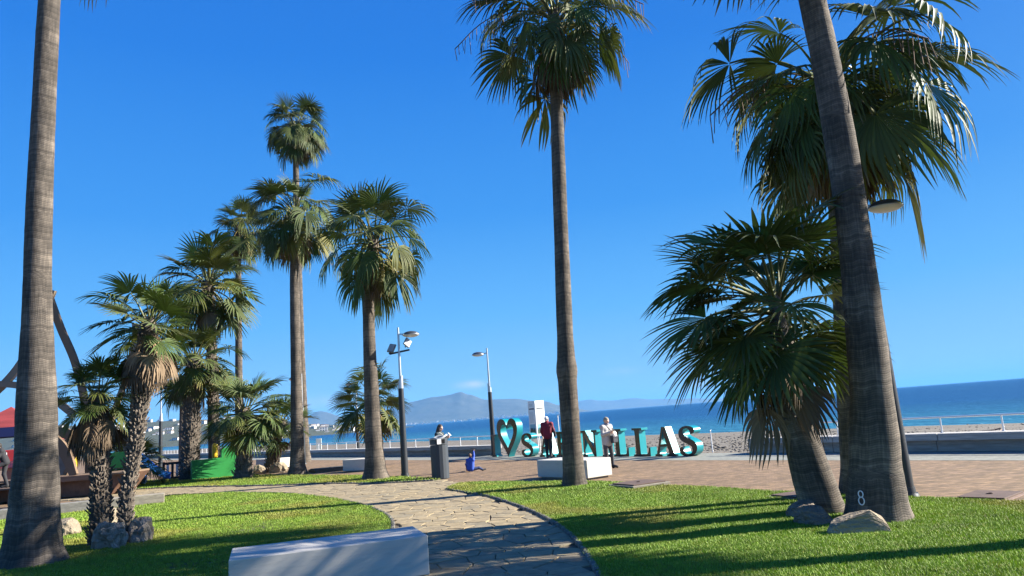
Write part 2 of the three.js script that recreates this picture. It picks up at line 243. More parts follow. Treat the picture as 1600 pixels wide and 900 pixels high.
// ---------------------------------------------------------------- palms
// One fan leaf: a stalk that bows under its weight and a pleated blade whose segments split and hang. Built for a starting pitch, so gravity is right.
function frondGeo({ pitch, seed, droop = .8, bow = .8, stalk = 1, R = 1.05, nSeg = 30, span = 118, dead = 0, cup = .18, torn = 0 }) {
  const r = mulberry(seed), pos = [], idx = [], col = [];
  let a = rad(pitch), p = V(0, 0, 0); const ns = 7, pts = [];
  for (let k = 0; k <= ns; k++) { pts.push([p.clone(), a]); const st = stalk / ns; p.add(V(Math.cos(a) * st, Math.sin(a) * st, 0)); a -= bow / ns * Math.max(.12, Math.cos(a) + .25) * (.5 + k / ns); a = Math.max(a, -1.5); }
  const stalkCol = dead ? [.20, .135, .075] : [.17, .17, .05];
  pts.forEach(([c, an], k) => {
    const w = lerp(.036, .016, k / ns), n = V(-Math.sin(an), Math.cos(an), 0);
    pos.push(c.x + n.x * w * .5, c.y + n.y * w * .5, w, c.x + n.x * w * .5, c.y + n.y * w * .5, -w, c.x - n.x * w * .7, c.y - n.y * w * .7, 0);
    for (let q = 0; q < 3; q++) col.push(...(k === 0 && !dead ? [.15, .10, .05] : stalkCol));
    if (k) { const b = k * 3; for (let q = 0; q < 3; q++) { const q2 = (q + 1) % 3; idx.push(b - 3 + q, b + q, b - 3 + q2, b - 3 + q2, b + q, b + q2); } }
  });
  const H0 = pts[ns][0], aH = pts[ns][1], t = V(Math.cos(aH), Math.sin(aH), 0), n = V(-Math.sin(aH), Math.cos(aH), 0), bz = V(0, 0, 1), grav = V(0, -1, 0);
  const fr = [.03, .2, .38, .54, .68, .82, .92, 1], dl = rad(span) * 2 / nSeg, twist = (r() - .5) * .5;
  for (let i = 0; i < nSeg; i++) {
    if (torn && hash2(i, seed, 77) < torn) continue;
    const ph = -rad(span) + dl * (i + .5), Rp = R * (.70 + .30 * Math.cos(ph * .8)) * (.93 + .14 * r()), u0 = t.clone().multiplyScalar(Math.cos(ph)).addScaledVector(bz, Math.sin(ph)).addScaledVector(n, cup * Math.abs(Math.sin(ph)) + twist * Math.sin(ph) * .4).normalize();
    const v0 = t.clone().multiplyScalar(-Math.sin(ph)).addScaledVector(bz, Math.cos(ph)), dr = droop * (.75 + .5 * r()), sway = (r() - .5) * .25, g = .78 + .44 * r(), split = .42 + .12 * r(), old = r();
    const P = H0.clone(); let prev = 0; const base = pos.length / 3;
    fr.forEach((f, k) => {
      const w = clamp(dr * sstep(.22, 1.05, f) * 1.15, 0, .93), dir = u0.clone().multiplyScalar(1 - w).addScaledVector(grav, w).addScaledVector(v0, sway * sstep(.5, 1, f)).normalize();
      P.addScaledVector(dir, (f - prev) * Rp); prev = f;
      const jw = Math.min(f, split) * Rp * Math.tan(dl / 2) * 1.04, hw = Math.max(.0012, jw * (f > split ? Math.pow(1 - (f - split) / (1 - split), .75) : 1)), up = dir.clone().cross(v0).normalize(); if (up.dot(n) < 0) up.negate();
      pos.push(P.x - v0.x * hw + up.x * hw * .45, P.y - v0.y * hw + up.y * hw * .45, P.z - v0.z * hw + up.z * hw * .45, P.x, P.y, P.z, P.x + v0.x * hw + up.x * hw * .45, P.y + v0.y * hw + up.y * hw * .45, P.z + v0.z * hw + up.z * hw * .45);
      const tip = dead ? 0 : sstep(.74 + .2 * old, 1.0, f) * (old < .85 ? .9 : .3);
      const A = dead ? [.165 * g, .12 * g, .075 * g] : [.066 * g, .088 * g, .019 * g], B = [.17, .13, .085];
      for (let q = 0; q < 3; q++) { const m = q === 1 && !dead ? 1.25 : 1; col.push(lerp(A[0] * m, B[0], tip), lerp(A[1] * m, B[1], tip), lerp(A[2] * m, B[2], tip)); }
      if (k) { const b = base + k * 3; idx.push(b - 3, b - 2, b, b, b - 2, b + 1, b - 2, b - 1, b + 1, b + 1, b - 1, b + 2); }
    });
  }
  return geoFrom(pos, idx, col);
}
const PITCHES = [82, 64, 46, 28, 10, -8, -26, -44, -62];
const kinds = {};
for (const [kind, o] of Object.entries({ hanging: { droop: .82, bow: 1.0, stalk: 1.2, R: 1.15, nSeg: 34 }, stiff: { droop: .34, bow: .55, stalk: .95, R: 1.0, nSeg: 30, span: 128 } }))
  kinds[kind] = PITCHES.map((pitch, i) => [0, 1, 2].map(v => frondGeo({ ...o, pitch: pitch - 4 + 4 * v, seed: i * 31 + v * 7 + kind.length * 100, droop: o.droop * (.7 + .25 * v) * (kind === 'hanging' ? clamp(1.08 - pitch / 120, .4, 1) : 1), bow: o.bow * (.55 + .45 * v), stalk: o.stalk * (.85 + .15 * v), torn: [.02, .10, .26][v] })));
const deadFronds = [-55, -66, -76].map((pitch, i) => frondGeo({ pitch, seed: 900 + i, dead: 1, droop: .95, bow: .35, stalk: .75, R: .95, nSeg: 18, span: 75, cup: -.35 }));
const leafMats = [[1, 1, 1], [.78, .88, .82], [1.3, 1.15, .85], [.88, 1.06, .8], [1.9, 1.35, .8]].map(c => new THREE.MeshPhysicalMaterial({ color: new THREE.Color().setRGB(...c), vertexColors: true, roughness: .6, specularIntensity: .45, transmission: .32, thickness: 0, side: THREE.DoubleSide }));
const deadMats = [[1, 1, 1], [.75, .72, .7], [1.25, 1.2, 1.15]].map(c => new THREE.MeshStandardMaterial({ color: new THREE.Color().setRGB(...c), vertexColors: true, roughness: .9, side: THREE.DoubleSide }));
const barkMat = mat(0.449, 0.422, 0.388, .92, { vertexColors: true, map: barkTex, bumpMap: barkBump, bumpScale: .009 });
const barkGreyMat = mat(0.381, 0.367, 0.354, .92, { vertexColors: true, map: barkTex, bumpMap: barkBump, bumpScale: .009 });
const deadStalk = mat(.15, .095, .06, .9);
const bootMats = [mat(.14, .11, .082, .95, { map: noiseTex }), mat(.19, .155, .12, .95, { map: noiseTex })];
function trunkGeo(curve, prof, seed, ragged = 0) {    // curve: [[x, y, z]...] from the foot; prof: [[height, radius]...]
  const c = new THREE.CatmullRomCurve3(curve.map(p => V(...p))), L = c.getLength(), nR = Math.max(16, Math.ceil(L / .11)), nS = 26, pos = [], idx = [], uv = [], col = [];
  for (let i = 0; i <= nR; i++) {
    const p = c.getPointAt(i / nR), h = p.y; let k = 0; while (k < prof.length - 2 && h > prof[k + 1][0]) k++;
    const tt = clamp((h - prof[k][0]) / (prof[k + 1][0] - prof[k][0]), 0, 1), r0 = lerp(prof[k][1], prof[k + 1][1], tt * tt * (3 - 2 * tt));
    for (let j = 0; j <= nS; j++) {
      const a = j / nS * Math.PI * 2, ca = Math.cos(a), sa = Math.sin(a), foot = Math.exp(-h / .16) * ragged * (.5 + .8 * hash2(j % nS, 3, seed));
      const r = r0 * (1 + .05 * (fbm(ca * 1.4 + 5 + seed, h * .8 + sa * 1.4, 151, 3) - .5) * 2 + .018 * (hash2(i, 2, seed) - .5)) + foot;
      const st = .62 + .62 * fbm(ca * 1.1 + seed * 3, h * .55 + sa * 1.1, 231, 4), st2 = fbm(ca * 3 + seed, h * 2.2 + sa * 3, 241, 3); const cc = st * (st2 > .62 ? .8 : 1); col.push(cc, cc * .99, cc * .97);
      pos.push(p.x + ca * r, p.y, p.z + sa * r); uv.push(j / nS * Math.max(1, Math.round(r0 * 6.28 / .9)), h * .95 + seed * .37);
      if (i && j) { const q = i * (nS + 1) + j; idx.push(q, q - nS - 1, q - 1, q - 1, q - nS - 1, q - nS - 2); }
    }
  }
  return geoFrom(pos, idx, col, uv);
}
function bootsGeo(curve, prof, h0, h1, seed, size = 1) {      // old leaf bases wrapped round a stem
  const c = new THREE.CatmullRomCurve3(curve.map(p => V(...p))), r = mulberry(seed), list = [], L = c.getLength();
  let h = h0, row = 0;
  while (h < h1) {
    const p = c.getPointAt(clamp(h / L, 0, 1)); let k = 0; while (k < prof.length - 2 && h > prof[k + 1][0]) k++;
    const R = lerp(prof[k][1], prof[k + 1][1], clamp((h - prof[k][0]) / (prof[k + 1][0] - prof[k][0]), 0, 1)), n = Math.max(6, Math.round(R * 6.28 / (.15 * size)));
    for (let j = 0; j < n; j++) {
      if (r() < .2) continue;
      const a = (j + (row % 2) * .5 + (r() - .5) * .3) / n * 6.283, len = (.09 + .2 * r() * r()) * size, w = .055 * size * (.6 + .8 * r()), out = .15 + .95 * r();
      const g = geoFrom([-w, 0, 0, w, 0, 0, 0, 0, .03, -w * .55, len * .75, len * out * .6, w * .55, len * .75, len * out * .6, 0, len * .7, len * out * .6 + .03, (r() - .5) * w, len, len * out * .95], [0, 1, 4, 0, 4, 3, 1, 2, 5, 1, 5, 4, 2, 0, 3, 2, 3, 5, 3, 4, 6, 4, 5, 6, 5, 3, 6], null, [0, 0, .1, 0, .05, .1, 0, .2, .1, .2, .05, .2, .05, .3]);
      g.rotateY(Math.PI / 2 - a); g.translate(p.x + Math.cos(a) * R * .96, p.y + (r() - .5) * .11 * size, p.z + Math.sin(a) * R * .96); list.push(g);
    }
    h += .085 * size; row++;
  }
  const g = merge(list); g.computeVertexNormals(); return g;
}
function palm({ at, curve, prof, label, kind = 'hanging', n = 48, scale = 1, lo = -62, hi = 84, dead = 0, boots, seed, grey, ragged = 0, deadScale = .8, bias = 1, skip, stalks = 0 }) {
  const o = thing('palm_tree', label, 'palm tree', at, 0, 'palms on the seafront lawns'), r = mulberry(seed);
  const trunk = part('trunk', trunkGeo(curve, prof, seed, ragged), grey ? barkGreyMat : barkMat, o);
  if (boots) { const b = part('leaf_bases', bootsGeo(curve, prof, boots[0], boots[1], seed + 5, boots[2] || 1), bootMats[seed % 2], trunk); b.userData.kind = 'stuff'; }
  const top = curve[curve.length - 1];
  for (let i = 0; i < n; i++) {
    const f = (i + .5) / n, pit = lerp(hi, lo, Math.pow(f, bias)) + (r() - .5) * 26, az = i * 2.39996 + (r() - .5) * 1.1, s = scale * (.72 + .45 * r()) * (pit > 70 ? .88 : 1);
    if (skip && skip(((az % 6.2832) + 6.2832) % 6.2832, pit)) continue;
    let k = 0, best = 1e9; PITCHES.forEach((q, m) => { if (Math.abs(q - pit) < best) { best = Math.abs(q - pit); k = m; } });
    const m = part('frond', kinds[kind][k][(r() * 3) | 0], leafMats[pit < -20 && r() < .25 ? 4 : (r() * 4) | 0], o);
    const rr = prof[prof.length - 1][1] * .75; m.position.set(top[0] + Math.cos(az) * rr, top[1] + .28 * scale * (1 - f) - .22 * scale * f, top[2] - Math.sin(az) * rr);
    m.rotation.set((r() - .5) * .9, az, (r() - .5) * .25, 'YXZ'); m.scale.setScalar(s);
  }
  const tr = prof[prof.length - 1][1]; part('crown_core', new THREE.SphereGeometry(1, 14, 10).scale(tr * .95, .30 * scale, tr * .95).translate(top[0], top[1] + .06 * scale, top[2]), bootMats[1], o);
  for (let i = 0; i < stalks; i++) {                      // arching fruit stalks with hanging strands
    const az = 1 + i * 6.283 / stalks + r(), L = (1.9 + .7 * r()) * scale, ca = Math.cos(az), sa = Math.sin(az), q = t => [top[0] + ca * L * t, top[1] + .25 + (1.0 * t - 1.35 * t * t) * L * .6, top[2] + sa * L * t], st = part('fruit_stalk', tubeAlong([q(0), q(.35), q(.7), q(1)], .014, 5, 16), deadStalk, o), list = [];
    for (let k = 0; k < 14; k++) { const p = q(.5 + .5 * k / 13), d = .25 + .4 * r(); list.push(bar(p, [p[0] + (r() - .5) * .12, p[1] - d, p[2] + (r() - .5) * .12], .016, .012)); }
    part('hanging_strands', list, deadStalk, st);
  }
  for (let i = 0; i < dead; i++) {
    const az = i * 2.39996 + r(), m = part('dead_frond', deadFronds[(r() * 3) | 0], deadMats[(r() * 3) | 0], o), rr = prof[prof.length - 1][1] * .9;
    m.position.set(top[0] + Math.cos(az) * rr, top[1] - (.2 + .55 * r()) * scale, top[2] - Math.sin(az) * rr); m.rotation.set((r() - .5) * .6, az, (r() - .5) * .2, 'YXZ'); m.scale.setScalar(scale * deadScale * (.7 + .5 * r()));
  }
  return o;
}
const up = (xs) => xs.map(([x, y, z = 0]) => [x, y, z]);
const palmLeft = palm({ at: [-8.13, 0, -12.26], seed: 1, grey: true, curve: up([[0, -.05], [0, 1.9], [-.1, 5.2], [-.1, 8.8], [-.05, 13.6]]), prof: [[0, .47], [.35, .41], [1.0, .36], [1.9, .315], [5.2, .21], [8.8, .185], [13.6, .15]], ragged: .10, scale: 1.15, dead: 6, label: 'tall palm with a thick grey flared trunk beside the rough twin palms' });
palm({ at: [-7.98, 0, -13.95], seed: 2, curve: up([[0, -.05], [-.03, 1.3], [-.14, 2.75]]), prof: [[0, .19], [1, .155], [2.75, .15]], boots: [.05, 2.6, .5], kind: 'stiff', n: 34, scale: .48, lo: -30, dead: 46, deadScale: 1.0, label: 'short shaggy palm with a ragged trunk and hanging dry thatch' });
palm({ at: [-7.55, 0, -14.1], seed: 3, curve: up([[0, -.05], [-.05, .7], [.06, 1.5], [.24, 2.9], [.34, 4.1]]), prof: [[0, .11], [1.2, .105], [2.4, .13], [4.1, .15]], boots: [.1, 4.0, .5], kind: 'stiff', n: 36, scale: .58, lo: -30, dead: 60, deadScale: .95, label: 'slim leaning shaggy palm rising above its shorter twin' });
palm({ at: [-16.05, 0, -35.4], seed: 4, curve: up([[0, -.05], [.1, 3], [.2, 5.6]]), prof: [[0, .50], [.6, .40], [5.6, .34]], boots: [.2, 5.4, 1.1], kind: 'stiff', n: 50, scale: 1.15, lo: -60, dead: 10, label: 'stout palm with a scaly trunk beside the green stepped wall' });
palm({ at: [-15.35, 0, -36.6], seed: 5, curve: up([[0, -.05], [-.1, 5], [-.3, 9.6]]), prof: [[0, .36], [1, .28], [9.6, .22]], boots: [3.5, 9.4, 1], kind: 'stiff', n: 52, scale: 1.45, lo: -55, dead: 8, label: 'taller palm standing right behind the stout scaly palm' });
palm({ at: [-16.1, 0, -41.7], seed: 6, curve: up([[0, -.05], [.03, 7], [.06, 14]]), prof: [[0, .3], [1, .22], [14, .16]], n: 48, scale: .98, lo: -52, dead: 14, label: 'slender palm with a thin bare trunk behind the playground palms' });
palm({ at: [-10.06, 0, -32.74], seed: 7, curve: up([[0, -.05], [.04, 5], [.08, 9.9], [.16, 11.8]]), prof: [[0, .42], [.5, .33], [1.2, .29], [5, .235], [11.8, .19]], ragged: .06, n: 50, scale: 1.15, lo: -54, dead: 14, label: 'tall smooth grey palm on the grass strip with a full drooping crown' });
palm({ at: [-13.78, 0, -46.3], seed: 8, curve: up([[0, -.05], [-.08, 8], [-.1, 19], [0, 22]]), prof: [[0, .42], [1, .32], [8, .25], [22, .19]], n: 56, scale: 1.2, lo: -52, dead: 18, label: 'tallest palm, its small crown high above the one before it' });
palm({ at: [-5.24, 0, -25.91], seed: 9, curve: up([[0, -.05], [-.02, 2.4], [.02, 6.5], [.27, 8.4]]), prof: [[0, .44], [.5, .35], [1.2, .30], [2.4, .265], [5.6, .215], [8.4, .2]], ragged: .07, n: 46, scale: 1.1, hi: 96, lo: -50, dead: 12, label: 'mid height palm with a windblown crown next to the lamp post with floodlights' });
palm({ at: [-6.9, 0, -34], seed: 10, curve: up([[0, -.05], [0, 1.4], [.02, 3.0]]), prof: [[0, .26], [3, .2]], boots: [.2, 2.9, 1], kind: 'stiff', n: 36, scale: 1.1, lo: -55, dead: 6, label: 'low fan palm growing before the sea wall behind the mid height palm' });
palm({ at: [-12.57, 0, -33], seed: 11, curve: up([[0, -.05], [.05, 1.3], [.08, 2.8]]), prof: [[0, .42], [.5, .33], [2.8, .27]], boots: [.1, 2.7, 1.1], kind: 'stiff', n: 50, scale: 1.08, lo: -50, label: 'low bushy fan palm at the right end of the green wall' });
palm({ at: [-12.69, 0, -36.84], seed: 12, curve: up([[0, -.05], [.2, 1.0], [.62, 2.3]]), prof: [[0, .3], [2.3, .22]], boots: [.1, 2.2, 1], kind: 'stiff', n: 32, scale: .85, lo: -50, dead: 6, label: 'small leaning fan palm with pale rocks at its foot' });
palm({ at: [-17.4, 0, -32.6], seed: 13, curve: up([[0, -.05], [0, .5], [.02, 1.0]]), prof: [[0, .2], [1, .18]], boots: [.1, .95, 1], kind: 'stiff', n: 28, scale: .85, lo: -20, label: 'young dark fan palm next to the blue slide' });
palm({ at: [-25.5, 0, -55], seed: 14, curve: up([[0, -.05], [0, 3], [0, 6.4]]), prof: [[0, .25], [6.4, .17]], n: 34, scale: 1, label: 'thin palm far behind the blue slide' });
palm({ at: [1.15, 0, -18.15], seed: 15, curve: up([[0, -.05], [.06, 2.9], [.28, 7.5], [.42, 10], [.56, 12.3]]), prof: [[0, .29], [.4, .262], [1.4, .235], [2.5, .232], [2.85, .262], [3.2, .222], [3.7, .205], [7.5, .185], [10, .17], [12.3, .17]], ragged: .05, n: 46, scale: 1.16, lo: -46, dead: 30, stalks: 6, label: 'tall palm with a bulge in its trunk before the white bench block and letters' });
palm({ at: [4.43, 0, -11.34], seed: 16, curve: up([[0, -.05], [-.15, .8], [-.26, 1.6], [-.32, 2.3], [-.30, 3.1]]), prof: [[0, .36], [.25, .31], [1.3, .255], [1.6, .26], [2.5, .22], [3.1, .10]], boots: [1.45, 2.8, .8], kind: 'stiff', n: 66, scale: 1.04, hi: 72, lo: -40, dead: 10, bias: .9, skip: (az, pit) => pit < 58 && (az > 4.6 || az < .1), label: 'short leaning palm with broad dark fans, rocks at its foot' });
const palmBig = palm({ at: [4.8, 0, -10.48], seed: 17, curve: up([[0, -.05], [.2, 1.88], [.33, 4.73], [.31, 6.8], [.26, 7.9], [.18, 11.0]]), prof: [[0, .425], [.3, .39], [.9, .335], [1.9, .28], [4.7, .222], [7.9, .2], [11.0, .18]], ragged: .05, n: 50, scale: 1.15, dead: 8, label: 'thick tall palm trunk with a white painted number at its foot' });
palm({ at: [5.67, 0, -13.12], seed: 18, curve: up([[0, -.05], [.19, 1.93], [.44, 4.26], [.68, 6.6], [.72, 7.4]]), prof: [[0, .26], [.6, .2], [7.4, .17]], n: 56, scale: 1.24, lo: -34, hi: 62, dead: 12, stalks: 4, label: 'palm with a great hanging crown half hidden behind the numbered trunk' });
palm({ at: [9.6, 0, -8.45], seed: 19, curve: up([[0, -.05, 0], [.05, 2.5, -.15], [.1, 5, -.6], [.1, 6.3, -.95]]), prof: [[0, .40], [.8, .28], [3, .2], [6.3, .17]], n: 44, scale: .95, label: 'leaning palm at the far side of the lawn whose shadow falls on the white bench' });
{ // the painted figure 8 on the foot of the big trunk
  const list = []; for (const [cy, rr] of [[.415, .038], [.325, .046]]) { const ps = []; for (let i = 0; i < 20; i++) { const a = i / 20 * 6.283, yy = cy + Math.sin(a) * rr * 1.1, R = lerp(.402, .365, clamp((yy - .2) / .6, 0, 1)) + .02, th = 2.5 - Math.cos(a) * rr / R * .85; ps.push(V(.04 + Math.cos(th) * R, yy, Math.sin(th) * R)); } list.push(new THREE.TubeGeometry(new THREE.CatmullRomCurve3(ps, true), 28, .0085, 5, true)); }
  part('painted_number', list, mat(.72, .72, .70, .8), palmBig);
}
// ---------------------------------------------------------------- rocks
const rockMat = mat(0.252, 0.203, 0.15, .95, { map: noiseTex, bumpMap: noiseBump, bumpScale: .06 }), rockPale = mat(0.364, 0.294, 0.203, .95, { map: noiseTex, bumpMap: noiseBump, bumpScale: .06 });
function rock(x, z, w, h, d, seed, label, m = rockMat, holes = 0, turn = 0) {
  const g = new THREE.IcosahedronGeometry(1, 12), p = g.attributes.position;
  for (let i = 0; i < p.count; i++) {
    const v = V(p.getX(i), p.getY(i), p.getZ(i)), n = fbm(v.x * 1.5 + seed, v.y * 1.5 + v.z * 1.7, 161 + seed, 4), n2 = fbm(v.x * 5 + v.z * 3, v.y * 5 + seed - v.z * 4, 171, 3);
    let k = .72 + .55 * n + .16 * (n2 - .5); if (holes) k -= holes * sstep(.58, .72, vnoise(v.x * 4.2 + v.z * 3 + seed, v.y * 4.6 - v.z * 2.2, 181));
    const q = v.clone(); q.x = Math.sign(q.x) * Math.pow(Math.abs(q.x), .8); q.y = Math.sign(q.y) * Math.pow(Math.abs(q.y), .85);
    p.setXYZ(i, q.x * w / 2 * k, q.y * h * .62 * k + h * .3, q.z * d / 2 * k);
  }
  const rr = mulberry(seed * 13 + 5);                 // broken faces: planes that cut the lump
  for (let c = 0; c < (holes > .3 ? 0 : 11); c++) { const n = V(rr() - .5, (rr() - .25) * .8, rr() - .5).normalize(), L = Math.abs(n.x) * w * .5 + Math.abs(n.y) * h * .6 + Math.abs(n.z) * d * .5, lim = L * (.50 + .22 * rr()); for (let i = 0; i < p.count; i++) { const v = V(p.getX(i), p.getY(i) - h * .3, p.getZ(i)), e = v.dot(n) - lim; if (e > 0) { v.addScaledVector(n, -e * .92); p.setXYZ(i, v.x, v.y + h * .3, v.z); } } }
  g.computeVertexNormals(); const o = new THREE.Mesh(g, m); o.name = numbered('rock'); o.position.set(x, -.03, z); o.rotation.y = turn; o.castShadow = o.receiveShadow = true; tag(o, label, 'rock', 'rocks on the lawns'); scene.add(o);
}
rock(4.02, -11.1, .52, .34, .45, 1, 'grey rock wedged against the leaning trunk, farthest of three');
rock(3.92, -10.42, .55, .34, .45, 2, 'blocky grey rock between two others by the leaning palm');
rock(4.18, -9.6, .85, .36, .5, 3, 'wide tan rock in front of the numbered trunk', rockPale);
rock(-9.9, -16.0, .6, .5, .5, 4, 'yellowish rock next to the tall grey palm trunk', rockPale);
rock(-9.35, -16.6, .62, .62, .55, 5, 'tan craggy rock just behind the twin palms', rockPale);
rock(-7.55, -13.5, .60, .58, .45, 6, 'pitted porous rock leaning on the twin palm trunks', mat(.38, .32, .25, .95, { map: noiseTex, bumpMap: noiseBump, bumpScale: .06 }), .34);
rock(-7.25, -14.0, .42, .62, .4, 16, 'upright knobbly rock behind the pitted one at the twin palms', mat(.36, .30, .235, .95, { map: noiseTex, bumpMap: noiseBump, bumpScale: .06 }), .2);
rock(-12.95, -36.0, .7, .5, .5, 7, 'pale rock at the left foot of the small leaning palm', rockPale);
rock(-12.0, -36.1, .95, .62, .6, 8, 'large pale rock at the right foot of the small leaning palm', rockPale);
// ---------------------------------------------------------------- far shore: mountains, coastal towns
function terrain(name, label, x0, x1, z0, depth, prof, seed, m) {
  const nx = 200, nz = 36, pos = [], idx = [], uv = [];
  for (let i = 0; i <= nx; i++) for (let j = 0; j <= nz; j++) {
    const x = lerp(x0, x1, i / nx), t = j / nz; let k = 0; while (k < prof.length - 2 && x > prof[k + 1][0]) k++;
    const q = sstep(0, 1, (x - prof[k][0]) / (prof[k + 1][0] - prof[k][0])), top = lerp(prof[k][1], prof[k + 1][1], clamp(q, 0, 1));
    const rise = t < .7 ? Math.pow(t / .7, 1.35) : 1 - sstep(.7, 1.15, t) * .7, sc = 3.2 / Math.abs(z0) * 1.6;
    const rg = 1 - Math.abs(2 * fbm(x * sc * 1.6 + seed, t * 2.2 + seed, 191 + seed, 5) - 1), g2 = fbm(x * sc * 5, t * 7, 201 + seed, 4);
    const amp = t > .02 && t < .98 ? 1 : 0;
    pos.push(x, -3 + top * rise * (1 + amp * (.34 * (rg - .75) + .22 * (g2 - .5)) * (1 - .75 * Math.exp(-(((t - .7) / .12) ** 2)))), z0 - depth * t); uv.push(x / 400, t * depth / 400);
    if (i && j) { const a = i * (nz + 1) + j; idx.push(a, a - 1, a - nz - 1, a - 1, a - nz - 2, a - nz - 1); }
  }
  return structure(name, geoFrom(pos, idx, null, uv), m, label);
}
const hillMat = mat(0.084, 0.0875, 0.0595, 1, { map: noiseTex });
terrain('mountain', 'hazy blue mountain with a flat peak across the bay', -5200, 900, -8200, 1200, [[-5200, 150], [-3300, 210], [-2800, 130], [-2500, 250], [-2160, 160], [-1700, 200], [-1365, 282], [-1046, 322], [-860, 332], [-728, 352], [-640, 318], [-420, 240], [-104, 228], [285, 162], [520, 90], [900, 0]], 3, hillMat);
terrain('mountain', 'pale distant ridge beyond the bay, tapering to the sea', 100, 6200, -14500, 2000, [[100, 120], [500, 200], [900, 195], [1520, 250], [1700, 215], [2000, 190], [2400, 210], [2900, 150], [3600, 110], [4300, 60], [6200, 15]], 9, hillMat);
{ // the built-up shore under the mountain reads as one speckled line of white blocks
  const r = mulberry(55), list = [];
  for (let i = 0; i < 420; i++) { const x = -3200 + 3700 * Math.pow(r(), .8), w = 14 + 40 * r() * r(), h = 7 + 16 * r() * r(), up2 = r() * r(); list.push(new THREE.BoxGeometry(w, h, 18).translate(x, -3 + h / 2 + up2 * 38, -8180 - up2 * 420)); }
  const o = new THREE.Mesh(merge(list), mat(.6, .58, .55, .9)); o.name = 'coastal_town'; tag(o, 'speckled white town along the far shore under the mountain', 'town', null, 'stuff'); scene.add(o);
}
const nearHillMat = mat(0.0595, 0.07, 0.0315, 1, { map: noiseTex });
{
  const pos = [], idx = [], uv = [], nx = 60, nz = 24;
  const hH = (x, t) => { const p = [[-1500, 40], [-1030, 56], [-700, 48], [-550, 36], [-455, 19], [-310, 5], [-215, -2.6]]; let k = 0; while (k < p.length - 2 && x > p[k + 1][0]) k++; return -2.8 + (lerp(p[k][1], p[k + 1][1], clamp((x - p[k][0]) / (p[k + 1][0] - p[k][0]), 0, 1)) + 2.8) * sstep(0, .8, t) * (.85 + .3 * fbm(x * .009, t * 3, 211, 3)); };
  for (let i = 0; i <= nx; i++) for (let j = 0; j <= nz; j++) { const x = lerp(-1500, -215, i / nx), t = j / nz; pos.push(x, hH(x, t), -860 - 620 * t + (x + 215) * .25); uv.push(x / 30, t * 9); if (i && j) { const a = i * (nz + 1) + j; idx.push(a, a - 1, a - nz - 1, a - 1, a - nz - 2, a - nz - 1); } }
  structure('hillside', geoFrom(pos, idx, null, uv), nearHillMat, 'low green hillside dotted with white houses');
  // white houses: walls, parapet roof, dark windows
  const wall = mat(.6, .58, .55, .9), roofM = mat(.42, .24, .16, .9), winM = mat(.05, .06, .07, .3);
  const proto = new THREE.Group(); proto.name = 'white_house';
  part('wall', [box(9, 6, 8, 0, 3, 0, .05), box(5, 3, 6, -5.5, 1.5, 1, .05)], wall, proto); part('roof', [box(9.4, .5, 8.4, 0, 6.2, 0, .05), box(5.3, .4, 6.3, -5.6, 3.2, 1, .05)], roofM, proto);
  for (const [x, y] of [[-2.6, 4.4], [0, 4.4], [2.6, 4.4], [-2.6, 1.6], [2.6, 1.6]]) part('window', box(1.3, 1.5, .12, x, y, 4.02, .02), winM, proto);
  part('door', box(1.2, 2.2, .12, 0, 1.1, 4.02, .02), winM, proto);
  const r = mulberry(66);
  for (let i = 0; i < 170; i++) { const x = -980 + 720 * r(), t = .05 + .75 * r(), o = i ? proto.clone() : proto; o.name = numbered('white_house'); const s = .55 + .55 * r(); o.position.set(x, hH(x, t) - .9, -860 - 620 * t + (x + 215) * .25); o.rotation.y = (r() - .5) * 1.2; o.scale.set(s * (.8 + .6 * r()), s * (.7 + .4 * r()), s); tag(o, 'small white house on the far hillside seen between the palm trunks', 'house', 'white houses on the hillside'); scene.add(o); }
}
// ---------------------------------------------------------------- sea wall and railing
const wallMat = mat(0.465, 0.435, 0.386, .85, { map: noiseTex, bumpMap: noiseBump, bumpScale: .003 }), capMat = mat(0.546, 0.519, 0.468, .8, { map: noiseTex, bumpMap: noiseBump, bumpScale: .002 }), railMat = mat(.78, .78, .77, .35, { metalness: .3 });
function seaWall(label, s0, s1, blockLen) {
  const o = thing('sea_wall', label, 'sea wall', [0, 0, 0]); const p0 = onWall(s0); o.position.copy(p0); o.rotation.y = wallTurn;      // local +x runs along the wall, local -z... towards the sea is +z or -z
  const side = V(Math.sin(wallTurn), 0, Math.cos(wallTurn)).dot(wallN) > 0 ? 1 : -1, L = s1 - s0, n = Math.round(L / blockLen), b = L / n;
  const pg = box(b - .012, .30, .42, 0, .15, side * .33, .008), cg = box(b - .012, .19, .62, 0, .395, side * .25, .015);
  for (let i = 0; i < n; i++) { const w = part('wall_panel', pg, wallMat, o); w.position.x = b * (i + .5); const c = part('cap_block', cg, capMat, o); c.position.x = b * (i + .5) - .12; }
  part('foundation', box(L, .8, .3, L / 2, -.25, side * .36, .01), wallMat, o);
  return o;
}
function railing(label, s0, s1, sp, h = .42) {
  const o = thing('railing', label, 'railing', [0, 0, 0]); o.position.copy(onWall(s0, .3, .488)); o.rotation.y = wallTurn;
  const L = s1 - s0, n = Math.round(L / sp), pg = new THREE.CylinderGeometry(.022, .022, h, 8).translate(0, h / 2, 0), fg = new THREE.CylinderGeometry(.05, .05, .015, 10).translate(0, .0085, 0);
  for (let i = 0; i <= n; i++) { const p = part('post', pg, railMat, o); p.position.x = L * i / n; part('base_plate', fg, railMat, p); }
  part('handrail', new THREE.CylinderGeometry(.026, .026, L + .05, 8).rotateZ(Math.PI / 2).translate(L / 2, h, 0), railMat, o);
  return o;
}
seaWall('white concrete sea wall with overhanging cap behind the numbered palm', -22, 8.1, 3.0);
railing('white tube railing on the sea wall behind the numbered palm', -22, 7.95, 1.5);
